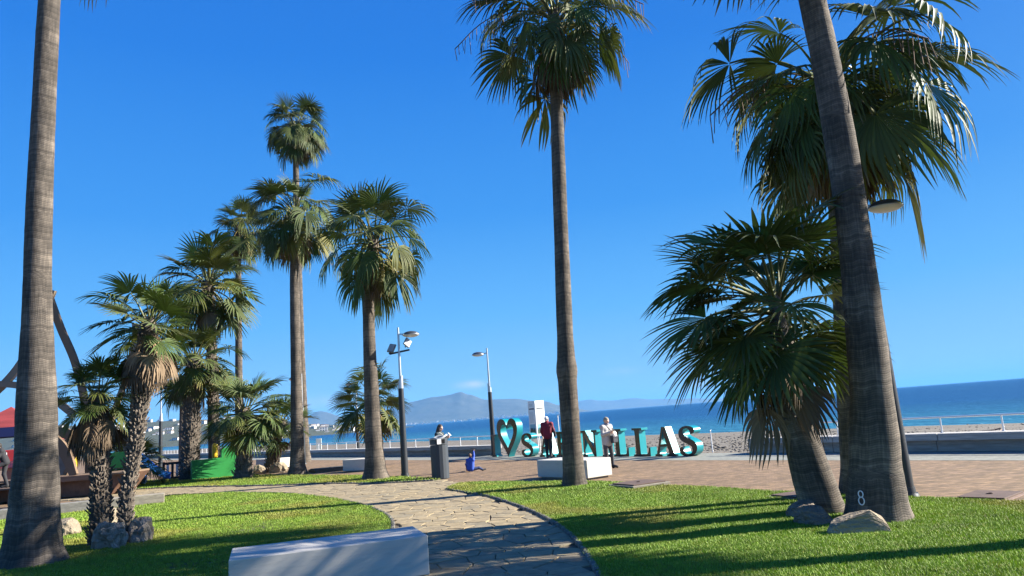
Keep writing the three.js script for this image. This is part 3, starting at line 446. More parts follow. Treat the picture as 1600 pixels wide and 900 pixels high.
seaWall('white concrete sea wall running away behind the litter bin', 22.9, 120, 3.0);
railing('white tube railing on the sea wall behind the litter bin', 22.95, 119, 1.6, .46);
// thin posts of the beach rope line behind the letters
for (let i = 0; i < 6; i++) { const p = onWall(9.5 + i * 2.5, 3.2, -.62), o = thing('rope_post', 'thin pale post standing in the beach sand behind the big letters', 'post', [p.x, p.y, p.z], 0, 'rope posts behind the letters'); part('stake', cyl(.03, .022, 1.25, 0, 0, 0, 8), railMat, o); part('cap', new THREE.SphereGeometry(.032, 8, 6).translate(0, 1.26, 0), railMat, o); }
// reed fence, board, drum and heap on the beach
{
  const a = onWall(-3.5, 6.5, -.78), o = thing('reed_fence', 'low weathered reed fence on the beach behind the railing', 'fence', [a.x, a.y, a.z], wallTurn); const r = mulberry(88), ms = [mat(.36, .29, .2, .9), mat(.28, .22, .16, .9), mat(.44, .37, .27, .9)], g = new THREE.CylinderGeometry(.028, .034, 1.0, 6).translate(0, .5, 0);
  for (let i = 0; i < 110; i++) { const q = part('reed', g, ms[(r() * 3) | 0], o); q.position.set(2.2 - i * .075, -.02, (r() - .5) * .05); q.rotation.set((r() - .5) * .1, 0, (r() - .5) * .14); q.scale.y = .88 + .22 * r(); }
  part('top_wire', bar([2.3, .8, .05], [-6.1, .8, .05], .02, .02), ms[1], o);
  const bb = onWall(-.4, 6.4, .22), w = thing('white_board', 'white plank lying along the top of the reed fence', 'board', [bb.x, bb.y, bb.z], wallTurn + .05); part('plank', box(2.2, .05, .35, 0, 0, 0, .01), mat(.8, .8, .78, .6), w);
  const d = onWall(9.2, 5, -.72), dr = thing('drum', 'white drum standing on the beach behind the leaning palm', 'drum', [d.x, d.y, d.z]); part('barrel', [cyl(.24, .24, .9, 0, 0, 0, 20), cyl(.255, .255, .05, 0, .28, 0, 20), cyl(.255, .255, .05, 0, .6, 0, 20)], mat(.75, .75, .72, .6), dr); part('lid', cyl(.25, .22, .06, 0, .9, 0, 20), mat(.3, .3, .3, .7), dr);
  const h = onWall(3.6, 8, -.75); const hm = new THREE.Group(); hm.name = 'driftwood_heap'; hm.position.set(h.x, h.y, h.z); tag(hm, 'dark heap of driftwood and weed on the beach by the reed fence', 'driftwood'); scene.add(hm); const tw = [mat(.12, .09, .075, .95), mat(.2, .15, .12, .95)];
  for (let i = 0; i < 60; i++) { const x = (r() - .5) * 2.6, y = (.75 - Math.abs(x) * .45) * r() + .12, z = (r() - .5) * 1.2, L = .5 + .6 * r(), an = r() * 6.28; part('branch', bar([x, y, z], [x + Math.cos(an) * L, Math.max(0, y + (r() - .5) * .4), z + Math.sin(an) * L], .05, .04), tw[i % 2], hm); }
}
// ---------------------------------------------------------------- the big letters
const frontMat = new THREE.MeshStandardMaterial({ color: new THREE.Color().setRGB(.10, .095, .09), metalness: 1, roughness: .2, side: THREE.DoubleSide });
const tealMat = new THREE.MeshPhysicalMaterial({ color: new THREE.Color().setRGB(.003, .25, .28), metalness: .1, roughness: .38, clearcoat: .35, clearcoatRoughness: .25, side: THREE.DoubleSide });
{
  const font = await new FontLoader().loadAsync('fonts/droid/droid_serif_bold.typeface.json');
  const A = V(-1.05, 0, -34.61), D = V(.6056, 0, .7958), turn = Math.atan2(-D.z, D.x), T = .34;
  const letters = [['I', -.82, .38, 'I', 'standing left of the heart'], ['S', 1.52, .86, 'S', 'right after the heart'], ['A', 2.80, 1.04, 'A', 'behind the person in red'], ['B', 3.94, .90, 'B', 'half hidden by the bulging palm'], ['I', 4.98, .46, 'I', 'hidden behind the bulging palm'], ['N', 5.58, .98, 'N', 'right of the bulging palm'], ['I', 6.78, .46, 'I', 'behind the woman in the pale coat'], ['L', 7.42, .82, 'L', 'next to the woman in the pale coat'], ['L', 8.48, .86, 'L', 'between another L and the last A'], ['A', 9.55, 1.0, 'A', 'before the final S'], ['S', 10.70, .80, 'S', 'closing the word']];
  const place = (name, s, label) => { const o = thing(name, label, 'letter', [A.x + D.x * s, 0, A.z + D.z * s], turn, 'big teal letters'); return o; };
  const split = (g, o, h) => {                       // front face in dark mirror metal, sides in teal enamel
    const gs = g.groups, pick = mi => { const p = [], n = []; for (const q of gs) if (q.materialIndex === mi) for (let i = q.start; i < q.start + q.count; i++) { const k = g.index ? g.index.getX(i) : i; p.push(g.attributes.position.getX(k), g.attributes.position.getY(k), g.attributes.position.getZ(k)); n.push(g.attributes.normal.getX(k), g.attributes.normal.getY(k), g.attributes.normal.getZ(k)); } const r = new THREE.BufferGeometry(); r.setAttribute('position', new THREE.Float32BufferAttribute(p, 3)); r.setAttribute('normal', new THREE.Float32BufferAttribute(n, 3)); return r; };
    part('mirror_face', pick(0), frontMat, o); part('teal_side', pick(1), tealMat, o);
  };
  for (const [ch, s, w, nm, where] of letters) {
    const g = new TextGeometry(ch, { font, size: 1, depth: T, curveSegments: 14, bevelEnabled: false }); g.computeBoundingBox(); const b = g.boundingBox; g.translate(-b.min.x, -b.min.y, -T);
    g.scale(w / (b.max.x - b.min.x), 1.04 / (b.max.y - b.min.y), 1);
    split(g, place('big_letter', s, `big teal and mirror letter ${nm} ${where}`), 1);
  }
  const hs = new THREE.Shape(), hw = .80, hh = 1.72;
  const heart = (sh, k, cy) => { const f = (x, y) => [hw + x * k, cy + y * k]; sh.moveTo(...f(0, -.86)); sh.bezierCurveTo(...f(-.22, -.45), ...f(-.80, -.05), ...f(-.80, .42)); sh.bezierCurveTo(...f(-.80, .80), ...f(-.52, .88), ...f(-.40, .88)); sh.bezierCurveTo(...f(-.18, .88), ...f(-.04, .70), ...f(0, .50)); sh.bezierCurveTo(...f(.04, .70), ...f(.18, .88), ...f(.40, .88)); sh.bezierCurveTo(...f(.52, .88), ...f(.80, .80), ...f(.80, .42)); sh.bezierCurveTo(...f(.80, -.05), ...f(.22, -.45), ...f(0, -.86)); };
  heart(hs, 1, .86); const hole = new THREE.Path(); heart(hole, .62, .93); hs.holes.push(hole);
  const g = new THREE.ExtrudeGeometry(hs, { depth: T, bevelEnabled: false, curveSegments: 20 }); g.translate(0, 0, -T); split(g, place('big_heart', -.30, 'tall open teal heart standing between the letter I and the first S'), 1);
}
// ---------------------------------------------------------------- benches
const plasterTex = tex(512, (u, v) => { const a = .95 + .04 * fbm(u * 6, v * 6, 15, 5, 6) - .03 * sstep(.62, .8, fbm(u * 9, v * 14, 25, 3, 9)) + .03 * (hash2(u * 512 | 0, v * 512 | 0, 8) - .5); return [a, a * .995, a * .985]; });
const benchMat = mat(.54, .515, .46, .75, { map: plasterTex, bumpMap: noiseBump, bumpScale: .0015 }), grilleMat = mat(.22, .22, .22, .7);
function bench(name, a, b, depth, h, label, grille) {       // a: front left foot, b: front right foot, on the ground
  const A = V(a[0], 0, a[1]), B = V(b[0], 0, b[1]), L = A.distanceTo(B), o = thing(name, label, 'bench', [(A.x + B.x) / 2, 0, (A.z + B.z) / 2], Math.atan2(-(B.z - A.z), B.x - A.x));
  part('plinth', box(L - .16, .05, depth - .16, 0, .025, -depth / 2, .005), grilleMat, o); part('block', new RoundedBoxGeometry(L, h - .05, depth, 3, .014).translate(0, .05 + (h - .05) / 2, -depth / 2), benchMat, o);
  if (grille) { const gr = part('end_grille', box(.01, h * .52, depth * .46, -L / 2 - .002, h * .45, -depth / 2, .003), grilleMat, o); for (let i = 0; i < 6; i++) part('slat', box(.012, .018, depth * .44, -L / 2 - .008, h * .24 + i * h * .085, -depth / 2, .002), mat(.4, .4, .4, .6), gr); }
  return o;
}
bench('concrete_bench', [-3.30, -8.22], [-1.22, -8.95], .92, .5, 'long white concrete block bench at the lawn edge, dappled with shade', true);
bench('concrete_bench', [.33, -21.44], [1.62, -19.75], .9, .52, 'white concrete block bench behind the bulging palm trunk', false);
bench('concrete_bench', [-7.85, -31.9], [-6.62, -31.3], .9, .52, 'white concrete block bench beside the mid height palm', false);
bench('concrete_bench', [-14.9, -41.0], [-13.1, -39.6], .9, .55, 'white concrete block bench behind the small leaning palm', false);
// ---------------------------------------------------------------- slabs and hatches
function slab(x, z, w, d, h, turn, label, m, lid) { const o = thing('inspection_cover', label, 'cover', [x, 0, z], turn); part('frame', box(w, h, d, 0, h / 2, 0, .015), m, o); part('lid', box(w - .14, .03, d - .14, 0, h + .012, 0, .008), lid, o); part('lifting_ring', new THREE.TorusGeometry(.04, .008, 6, 14).rotateX(Math.PI / 2).translate(0, h + .034, 0), lid, o); }
const rustLid = mat(.13, .08, .06, .85, { map: noiseTex }), stoneFrame = mat(.28, .25, .195, .9, { map: noiseTex });
slab(2.55, -17.1, 1.05, .95, .10, .5, 'raised stone inspection cover with brown lid at the lawn edge', stoneFrame, rustLid);
slab(4.85, -13.35, .95, .8, .06, .4, 'low brown inspection cover behind the leaning palm', stoneFrame, rustLid);
slab(7.3, -11.95, 1.0, .8, .012, .7, 'flat brown hatch in the paving beside the lamp post sleeve', mat(.3, .2, .15, .9, { map: noiseTex }), rustLid);
slab(-9.0, -34.2, 1.7, 1.2, .12, .55, 'low terracotta framed inspection cover beyond the grass strip', mat(.28, .165, .112, .9, { map: noiseTex }), mat(.08, .07, .06, .9));
// low stone kerb wall in front of the playground
{
  const o = thing('stone_kerb', 'low pale stone kerb wall at the edge of the playground', 'kerb', [-15.6, 0, -20.45], Math.atan2(1.75, 3.6)); const r = mulberry(99), ms = [mat(.31, .28, .225, .9, { map: noiseTex }), mat(.35, .31, .235, .9, { map: noiseTex }), mat(.27, .255, .22, .9, { map: noiseTex })];
  let x = -2.6; while (x < 4.3) { const w = .5 + .5 * r(); part('kerb_stone', box(w - .015, .32 + .03 * r(), .42, x + w / 2, .16, 0, .02), ms[(r() * 3) | 0], o); x += w; }
}
// ---------------------------------------------------------------- lamp posts
const darkSteel = mat(.035, .04, .045, .45, { metalness: .4 }), silver = mat(.55, .56, .57, .35, { metalness: .8 }), whiteMetal = mat(.78, .78, .76, .5);
function lampPost(x, z, turn, label, flood) {
  const o = thing('street_lamp', label, 'street lamp', [x, 0, z], turn, 'street lamps along the seafront');
  part('base', [cyl(.19, .17, .05, 0, 0, 0, 24), cyl(.145, .135, .10, 0, .05, 0, 24)], darkSteel, o);
  part('sleeve', cyl(.125, .098, 3.0, 0, .1, 0, 24), darkSteel, o);
  const cut = new THREE.CylinderGeometry(.092, .0985, .34, 24, 4).translate(0, 3.27, 0), p = cut.attributes.position; for (let i = 0; i < p.count; i++) if (p.getY(i) > 3.2) p.setY(i, p.getY(i) + p.getX(i) * 1.4 * ((p.getY(i) - 3.2) / .24)); cut.computeVertexNormals(); part('slanted_collar', cut, silver, o);
  part('pole', cyl(.05, .035, 2.1, 0, 3.2, 0, 16), silver, o);
  const head = part('lamp_head', new THREE.SphereGeometry(.30, 28, 12, 0, 6.2832, 0, Math.PI / 2).scale(1, .46, .8).translate(.46, 5.0, 0), mat(.12, .13, .14, .35, { metalness: .6 }), o);
  part('glass_dish', new THREE.SphereGeometry(.29, 24, 8, 0, 6.2832, Math.PI / 2, Math.PI / 2).scale(1, .30, .8).translate(.46, 4.995, 0), mat(.6, .6, .58, .2), head); part('rim', new THREE.TorusGeometry(.295, .016, 8, 32).rotateX(Math.PI / 2).scale(1, 1, .8).translate(.46, 5, 0), silver, head);
  part('arm', bar([0, 5.05, 0], [.22, 5.04, 0], .05, .05), silver, o);
  if (flood) {
    part('cross_arm', bar([-.34, 4.36, 0], [.38, 4.46, 0], .06, .06), darkSteel, o);
    for (const [sx, y] of [[-.26, 4.56], [.32, 4.72]]) { const f = part('floodlight', box(.26, .34, .07, 0, 0, 0, .02), mat(.2, .21, .22, .4, { metalness: .5 }), o); f.position.set(sx, y, .02); f.rotation.set(-.5, .5 * Math.sign(sx) + .3, -.35); part('glass', box(.21, .28, .01, 0, 0, .041, .003), mat(.35, .38, .42, .1), f); part('bracket', bar([0, -.24, 0], [0, -.1, -.04], .03, .05), darkSteel, f); }
  }
  return o;
}
lampPost(-4.24, -26.06, 0, 'street lamp carrying two small floodlights next to a palm', true);
lampPost(-1.5, -36.37, Math.PI, 'street lamp standing just left of the letter I');
lampPost(6.35, -12.65, 0, 'street lamp standing close behind the numbered palm trunk');
lampPost(-11.83, -52.7, Math.PI, 'street lamp by the sea wall seen through the low fan palm');
lampPost(-13.0, -43.5, Math.PI, 'street lamp half hidden by the tall smooth palm');
lampPost(-21.2, -43, 0, 'street lamp with a pale collar beyond the young dark palm');
lampPost(-27.2, -60, Math.PI, 'small far street lamp between the playground palm trunks');
lampPost(-41.4, -60, 0, 'street lamp rising behind the red playground roof');
// ---------------------------------------------------------------- litter bin
{
  const o = thing('litter_bin', 'dark grey ribbed litter bin with a bag hanging over its rim', 'litter bin', [-2.78, 0, -24.2], .3), m = mat(.026, .035, .045, .55), prof = (r) => { const s = new THREE.Shape(); const a = .04; s.moveTo(-r + a, -r); s.lineTo(r - a, -r); s.quadraticCurveTo(r, -r, r, -r + a); s.lineTo(r, r - a); s.quadraticCurveTo(r, r, r - a, r); s.lineTo(-r + a, r); s.quadraticCurveTo(-r, r, -r, r - a); s.lineTo(-r, -r + a); s.quadraticCurveTo(-r, -r, -r + a, -r); return s; };
  const oct = (r, h, y, k) => new THREE.CylinderGeometry(r * k, r, h, 16, 1).rotateY(Math.PI / 16).translate(0, y + h / 2, 0).toNonIndexed();
  const b = oct(.285, 1.06, .02, 1.02); b.computeVertexNormals(); part('body', b, m, o);
  part('foot', oct(.27, .03, 0, 1), mat(.03, .03, .03, .8), o);
  const hood = oct(.295, .20, 1.10, 1); hood.computeVertexNormals(); part('hood', hood, m, o);
  for (let i = 0; i < 16; i++) { const a = (i + .5) / 16 * 6.283; part('rib', box(.02, 1.0, .012, 0, .54, 0, .004), mat(.022, .03, .038, .55), o).position.set(Math.cos(a) * .275, 0, Math.sin(a) * .275); }
  part('slot', box(.30, .12, .05, 0, 1.2, .265, .01), mat(.01, .01, .01, .9), o);
  const bag = new THREE.TorusGeometry(.272, .03, 8, 28).rotateX(Math.PI / 2), p = bag.attributes.position; for (let i = 0; i < p.count; i++) { const a = Math.atan2(p.getZ(i), p.getX(i)); p.setY(i, p.getY(i) * 1.3 + .03 * Math.sin(a * 3) + .05 * Math.cos(a)); } bag.computeVertexNormals(); part('bag_rim', bag.translate(0, 1.31, 0), mat(.32, .34, .35, .5), o);
  part('paper_scrap', box(.14, .16, .012, -.08, 1.19, .31, .003).rotateY(.1), mat(.8, .8, .78, .7), o);
}
// ---------------------------------------------------------------- information totem and white frame
{
  const o = thing('information_totem', 'white two sided information totem with pictures behind the letters', 'information board', [.72, 0, -35.6], .62);
  const face = (() => { const c = document.createElement('canvas'); c.width = 256; c.height = 768; const g = c.getContext('2d'); g.fillStyle = '#eef0ef'; g.fillRect(0, 0, 256, 768); g.fillStyle = '#2a3138'; g.fillRect(24, 150, 208, 26); g.fillStyle = '#9aa4aa'; for (let i = 0; i < 5; i++) g.fillRect(40, 50 + i * 14, 120 + (i * 37) % 50, 5); for (let i = 0; i < 16; i++) g.fillRect(30, 230 + i * 16, 150 + (i * 53) % 46, 4); g.fillStyle = '#3b7fa3'; g.fillRect(20, 510, 216, 220); g.fillStyle = '#7fb6c9'; g.fillRect(20, 510, 216, 80); g.fillStyle = '#2e4a3c'; g.beginPath(); g.moveTo(20, 650); g.lineTo(90, 580); g.lineTo(150, 640); g.lineTo(236, 600); g.lineTo(236, 730); g.lineTo(20, 730); g.fill(); const t = new THREE.CanvasTexture(c); t.colorSpace = THREE.SRGBColorSpace; return t; })();
  const fm = new THREE.MeshStandardMaterial({ map: face, roughness: .5 });
  part('cabinet', box(.56, 1.68, .56, 0, 1.64, 0, .012), whiteMetal, o);
  const pg = new THREE.PlaneGeometry(.52, 1.62); for (let i = 0; i < 4; i++) { const f = part('printed_panel', pg, fm, o); f.position.set(Math.sin(i * Math.PI / 2) * .284, 1.64, Math.cos(i * Math.PI / 2) * .284); f.rotation.y = i * Math.PI / 2; }
  for (const [x, z] of [[-.2, -.2], [.2, -.2], [.2, .2], [-.2, .2]]) part('leg', cyl(.025, .025, .82, x, 0, z, 8), whiteMetal, o);
  const f = thing('metal_frame', 'thin white metal frame standing behind the person in red', 'frame', [1.95, 0, -34.6], -.65);
  for (const x of [-.32, .32]) part('post', cyl(.022, .022, 1.72, x, 0, 0, 8), whiteMetal, f); part('top_bar', bar([-.34, 1.72, 0], [.34, 1.72, 0], .044, .044), whiteMetal, f); part('panel', box(.56, .5, .02, 0, .55, 0, .005), mat(.7, .72, .72, .4), f);
  const s = thing('marker_post', 'small pale marker board on the promenade behind the tall smooth palm', 'marker', [-16.1, 0, -58]); part('board', box(.42, .85, .06, 0, .85, 0, .01), mat(.72, .74, .62, .6), s); part('stand', box(.1, .5, .05, 0, .25, 0, .01), silver, s);
}
// ---------------------------------------------------------------- playground at the left
const rust = mat(.17, .085, .05, .85, { map: noiseTex, bumpMap: noiseBump, bumpScale: .004 }), timber = mat(.23, .15, .09, .8, { map: noiseTex }), red = mat(.50, .035, .035, .5), green = mat(.02, .26, .05, .55, { map: plasterTex }), yellow = mat(.75, .48, .02, .45), blue = mat(.02, .12, .42, .35), navy = mat(.012, .02, .10, .6), greyPanel = mat(.21, .20, .18, .8, { map: noiseTex }), black = mat(.015, .015, .017, .7);
{ // timber ship on a rusty steel hull
  const o = thing('play_ship', 'timber and rusty steel play ship behind the stone kerb', 'play ship', [-17.0, 0, -28.8]);
  const hull = new THREE.Shape([[-3.6, .08], [1.15, .08], [1.75, .78], [-3.6, .72]].map(p => new THREE.Vector2(...p))); part('hull', new THREE.ExtrudeGeometry(hull, { depth: 1.7, bevelEnabled: true, bevelSize: .02, bevelThickness: .02, bevelSegments: 1 }).translate(0, 0, -1.2), rust, o);
  for (let i = 0; i < 6; i++) part('deck_plank', box(5.5 - .04 * i, .07, .33, -.95, .82 + .002 * (i % 2), .55 - i * .345, .01), timber, o);
  part('deck_beam', box(3.3, .20, .09, -.95, .76, .76, .012), mat(.27, .15, .09, .8, { map: noiseTex }), o); part('bow_post', bar([1.5, .1, .1], [1.95, 1.15, .1], .16, .2), timber, o);
  for (const [a, zz] of [[0, .35], [1, -.75]]) {
    const c = new THREE.CatmullRomCurve3([V(-2.55 + a * .2, 2.75, zz), V(-1.5 + a * .2, 2.45, zz), V(-.8 + a * .2, 1.85, zz), V(-.35 + a * .2, .86, zz)]), pos = [], idx = [];
    for (let i = 0; i <= 16; i++) { const p = c.getPoint(i / 16), t = c.getTangent(i / 16), nx = -t.y, ny = t.x, w = lerp(.14, .22, Math.sin(i / 16 * 3.14)); for (const [q, dz] of [[1, -.07], [1, .07], [-1, .07], [-1, -.07]]) pos.push(p.x + nx * w * q, p.y + ny * w * q, p.z + dz); if (i) for (let k = 0; k < 4; k++) { const A = (i - 1) * 4 + k, B = (i - 1) * 4 + (k + 1) % 4; idx.push(A, A + 4, B, B, A + 4, B + 4); } }
    part('curved_rib', geoFrom(pos, idx).toNonIndexed(), timber, o).geometry.computeVertexNormals();
    part('strut', bar([-1.6 + a * .2, .86, zz], [-1.05 + a * .2, 2.0, zz], .13, .12), timber, o);
  }
  const pan = new THREE.Shape([[-3.4, .86], [-1.55, .86], [-1.05, 2.1], [-1.7, 2.3], [-2.6, 2.55], [-3.4, 2.0]].map(p => new THREE.Vector2(...p))); part('grey_panel', new THREE.ExtrudeGeometry(pan, { depth: .06, bevelEnabled: false }).translate(0, 0, -1.0), greyPanel, o);
  for (const x of [-.1, .95]) part('rail_post', box(.09, .95, .09, x, 1.3, -1.1, .01), timber, o); part('green_board', box(.95, .62, .05, .45, 1.28, -1.16, .01), green, o);
}
{ // tall bowed timber beams that carry a net
  const o = thing('timber_mast_frame', 'tall bowed timber beams with a net above the playground', 'play structure', [-20.7, 0, -32]);
  const beam = (pts, w) => { const c = new THREE.CatmullRomCurve3(pts.map(p => V(...p))), pos = [], idx = []; for (let i = 0; i <= 24; i++) { const p = c.getPoint(i / 24), t = c.getTangent(i / 24), n = V(-t.y, t.x, 0).normalize(); for (const [q, dz] of [[1, -.09], [1, .09], [-1, .09], [-1, -.09]]) pos.push(p.x + n.x * w * q, p.y + n.y * w * q, p.z + dz); if (i) for (let k = 0; k < 4; k++) { const A = (i - 1) * 4 + k, B = (i - 1) * 4 + (k + 1) % 4; idx.push(A, A + 4, B, B, A + 4, B + 4); } } const g = geoFrom(pos, idx).toNonIndexed(); g.computeVertexNormals(); return g; };
  const pale = mat(.31, .235, .16, .75, { map: noiseTex });
  part('beam', beam([[-.05, 9.0, 0], [-.5, 7.75, 0], [-1.0, 6.4, 0], [-1.75, 5.25, 0], [-3.0, 4.2, 0], [-5.6, 3.2, 0]], .15), pale, o);
  part('beam', beam([[-.15, 8.9, .2], [.5, 7.2, .2], [1.2, 5.6, .2], [1.75, 3.4, .2], [2.0, 0, .2]], .14), timber, o);
  part('beam', beam([[-5.4, 5.5, .1], [-3.2, 5.0, .1], [-1.6, 4.85, .1], [-.3, 4.45, .1], [1.2, 3.3, .1]], .14), pale, o);
  part('beam', beam([[3.6, 7.2, -.4], [3.45, 6.2, -.4], [3.2, 5.0, -.4], [2.4, 2.6, -.4], [2.0, 0, -.4]], .10), pale, o);
  part('beam', beam([[3.65, 7.2, -.1], [3.75, 6.2, -.1], [3.7, 4.8, -.1], [3.6, 2.4, -.1], [3.6, 0, -.1]], .09), pale, o);
  const net = mat(.30, .36, .46, .8, { transparent: true, opacity: .45 });
  part('net', geoFrom([-1.7, 5.15, .05, -.3, 6.5, .05, -.15, 4.5, .05], [0, 1, 2]), net, o);
  for (let i = 0; i < 5; i++) part('net_rope', bar([-1.7 + i * .3, 5.15 + i * .28, .06], [-.75 + i * .13, 4.75 - i * .05, .06], .018, .018), mat(.12, .13, .16, .8), o);
}
{ // red roofed tower
  const o = thing('play_tower', 'playground tower with a red pyramid roof and blue valance', 'play tower', [-28.0, 0, -40], .25);
  part('roof', new THREE.ConeGeometry(2.15, 1.15, 4, 1).rotateY(Math.PI / 4).translate(0, 3.85, 0).toNonIndexed(), mat(.33, .05, .045, .7, { map: noiseTex }), o).geometry.computeVertexNormals();
  part('valance', [box(3.0, .5, .04, 0, 3.02, 1.5, .01), box(3.0, .5, .04, 0, 3.02, -1.5, .01), box(.04, .5, 2.96, 1.5, 3.02, 0, .01), box(.04, .5, 2.96, -1.5, 3.02, 0, .01)], navy, o);
  for (const [x, z] of [[-1.35, -1.35], [1.35, -1.35], [1.35, 1.35], [-1.35, 1.35]]) part('post', cyl(.09, .09, 3.2, x, 0, z, 12), mat(.6, .6, .6, .5), o);
  part('platform', box(2.9, .12, 2.9, 0, 1.1, 0, .02), timber, o); for (let i = 0; i < 5; i++) part('red_panel', box(.5, .85, .05, -1.15 + i * .58, 1.65, 1.45, .02), red, o); part('green_panel', box(.9, .9, .05, 1.42, 1.65, .5, .02).rotateY(0), green, o);
  const o2 = thing('play_house', 'red and brown play house under a small pink roof', 'play house', [-22.6, 0, -33.6]); part('wall', box(1.4, 1.25, 1.2, 0, .63, 0, .02), mat(.36, .13, .08, .7), o2); part('roof', new THREE.ConeGeometry(1.15, .65, 4).rotateY(Math.PI / 4).translate(0, 1.58, 0).toNonIndexed(), mat(.62, .11, .09, .6), o2).geometry.computeVertexNormals(); part('window', box(.45, .42, .05, 0, .8, .61, .01), red, o2); part('panel', box(.5, .5, .06, .45, .3, .62, .02), red, o2);
  const mk = (x, z, h, m, label) => { const p = thing('play_post', label, 'post', [x, 0, z]); part('pillar', cyl(.14, .14, h, 0, 0, 0, 18), m, p); part('dome_cap', new THREE.SphereGeometry(.14, 16, 8, 0, 6.283, 0, 1.571).translate(0, h, 0), m, p); };
  mk(-20.75, -33, 2.3, red, 'red round playground post left of the ship'); mk(-20.3, -33.2, 2.1, yellow, 'yellow round playground post beside the red one'); mk(-21.15, -33.3, 2.0, mat(.6, .25, .25, .5), 'pink round playground post left of the red one');
  mk(-15.08, -36.0, 1.5, yellow, 'yellow round post behind the low step of the green wall'); mk(-14.1, -36.2, 1.72, red, 'red round post behind the high step of the green wall');
  const g = thing('green_wall', 'bright green stepped playground wall between two palms', 'play wall', [-14.4, 0, -35.0], .55); const sh = new THREE.Shape([[-1.25, 0], [1.25, 0], [1.25, 1.42], [.05, 1.36], [.05, .93], [-1.25, .90]].map(p => new THREE.Vector2(...p))); part('panel', new THREE.ExtrudeGeometry(sh, { depth: .3, bevelEnabled: true, bevelSize: .015, bevelThickness: .015, bevelSegments: 2 }).translate(0, 0, -.3), green, g); part('coping', box(1.2, .04, .36, .65, 1.43, -.15, .01), green, g);
  const s = thing('blue_slide', 'blue playground slide beside the young palm', 'slide', [-17.6, 0, -34.4], .4); const cv = []; for (let i = 0; i <= 10; i++) { const t = i / 10; cv.push([-.9 + 1.9 * t, 1.5 - 1.3 * sstep(0, 1, t), 0]); }
  part('chute', cv.slice(1).map((p, i) => bar(cv[i], p, .05, .75)), blue, s); for (const z of [-.38, .38]) part('side_rail', cv.slice(1).map((p, i) => bar([cv[i][0], cv[i][1] + .12, z], [p[0], p[1] + .12, z], .26, .04)), blue, s); part('support', box(.9, .9, .7, -.45, .45, 0, .03), blue, s);
  const t = thing('yellow_tunnel', 'yellow crawl tunnel at the foot of the blue slide', 'play tunnel', [-18.0, 0, -33.4], .3); part('tube', new THREE.CylinderGeometry(.42, .42, 1.0, 24, 1, true).rotateZ(Math.PI / 2).translate(0, .42, 0), yellow, t); for (const x of [-.5, .5]) part('rim', new THREE.TorusGeometry(.42, .05, 8, 24).rotateY(Math.PI / 2).translate(x, .42, 0), yellow, t);
  const f = thing('dark_fence_panel', 'dark playground fence panel with white slats behind the stout palm', 'fence', [-17.0, 0, -36.4], .1); part('frame', [box(1.5, .12, .07, 0, .82, 0, .01), box(1.5, .12, .07, 0, .12, 0, .01), box(.1, .9, .08, -.75, .45, 0, .01), box(.1, .9, .08, .75, .45, 0, .01)], black, f); for (let i = 0; i < 6; i++) part('slat', box(.12, .62, .03, -.56 + i * .225, .47, 0, .008), i % 2 ? black : mat(.75, .75, .75, .6), f);
}
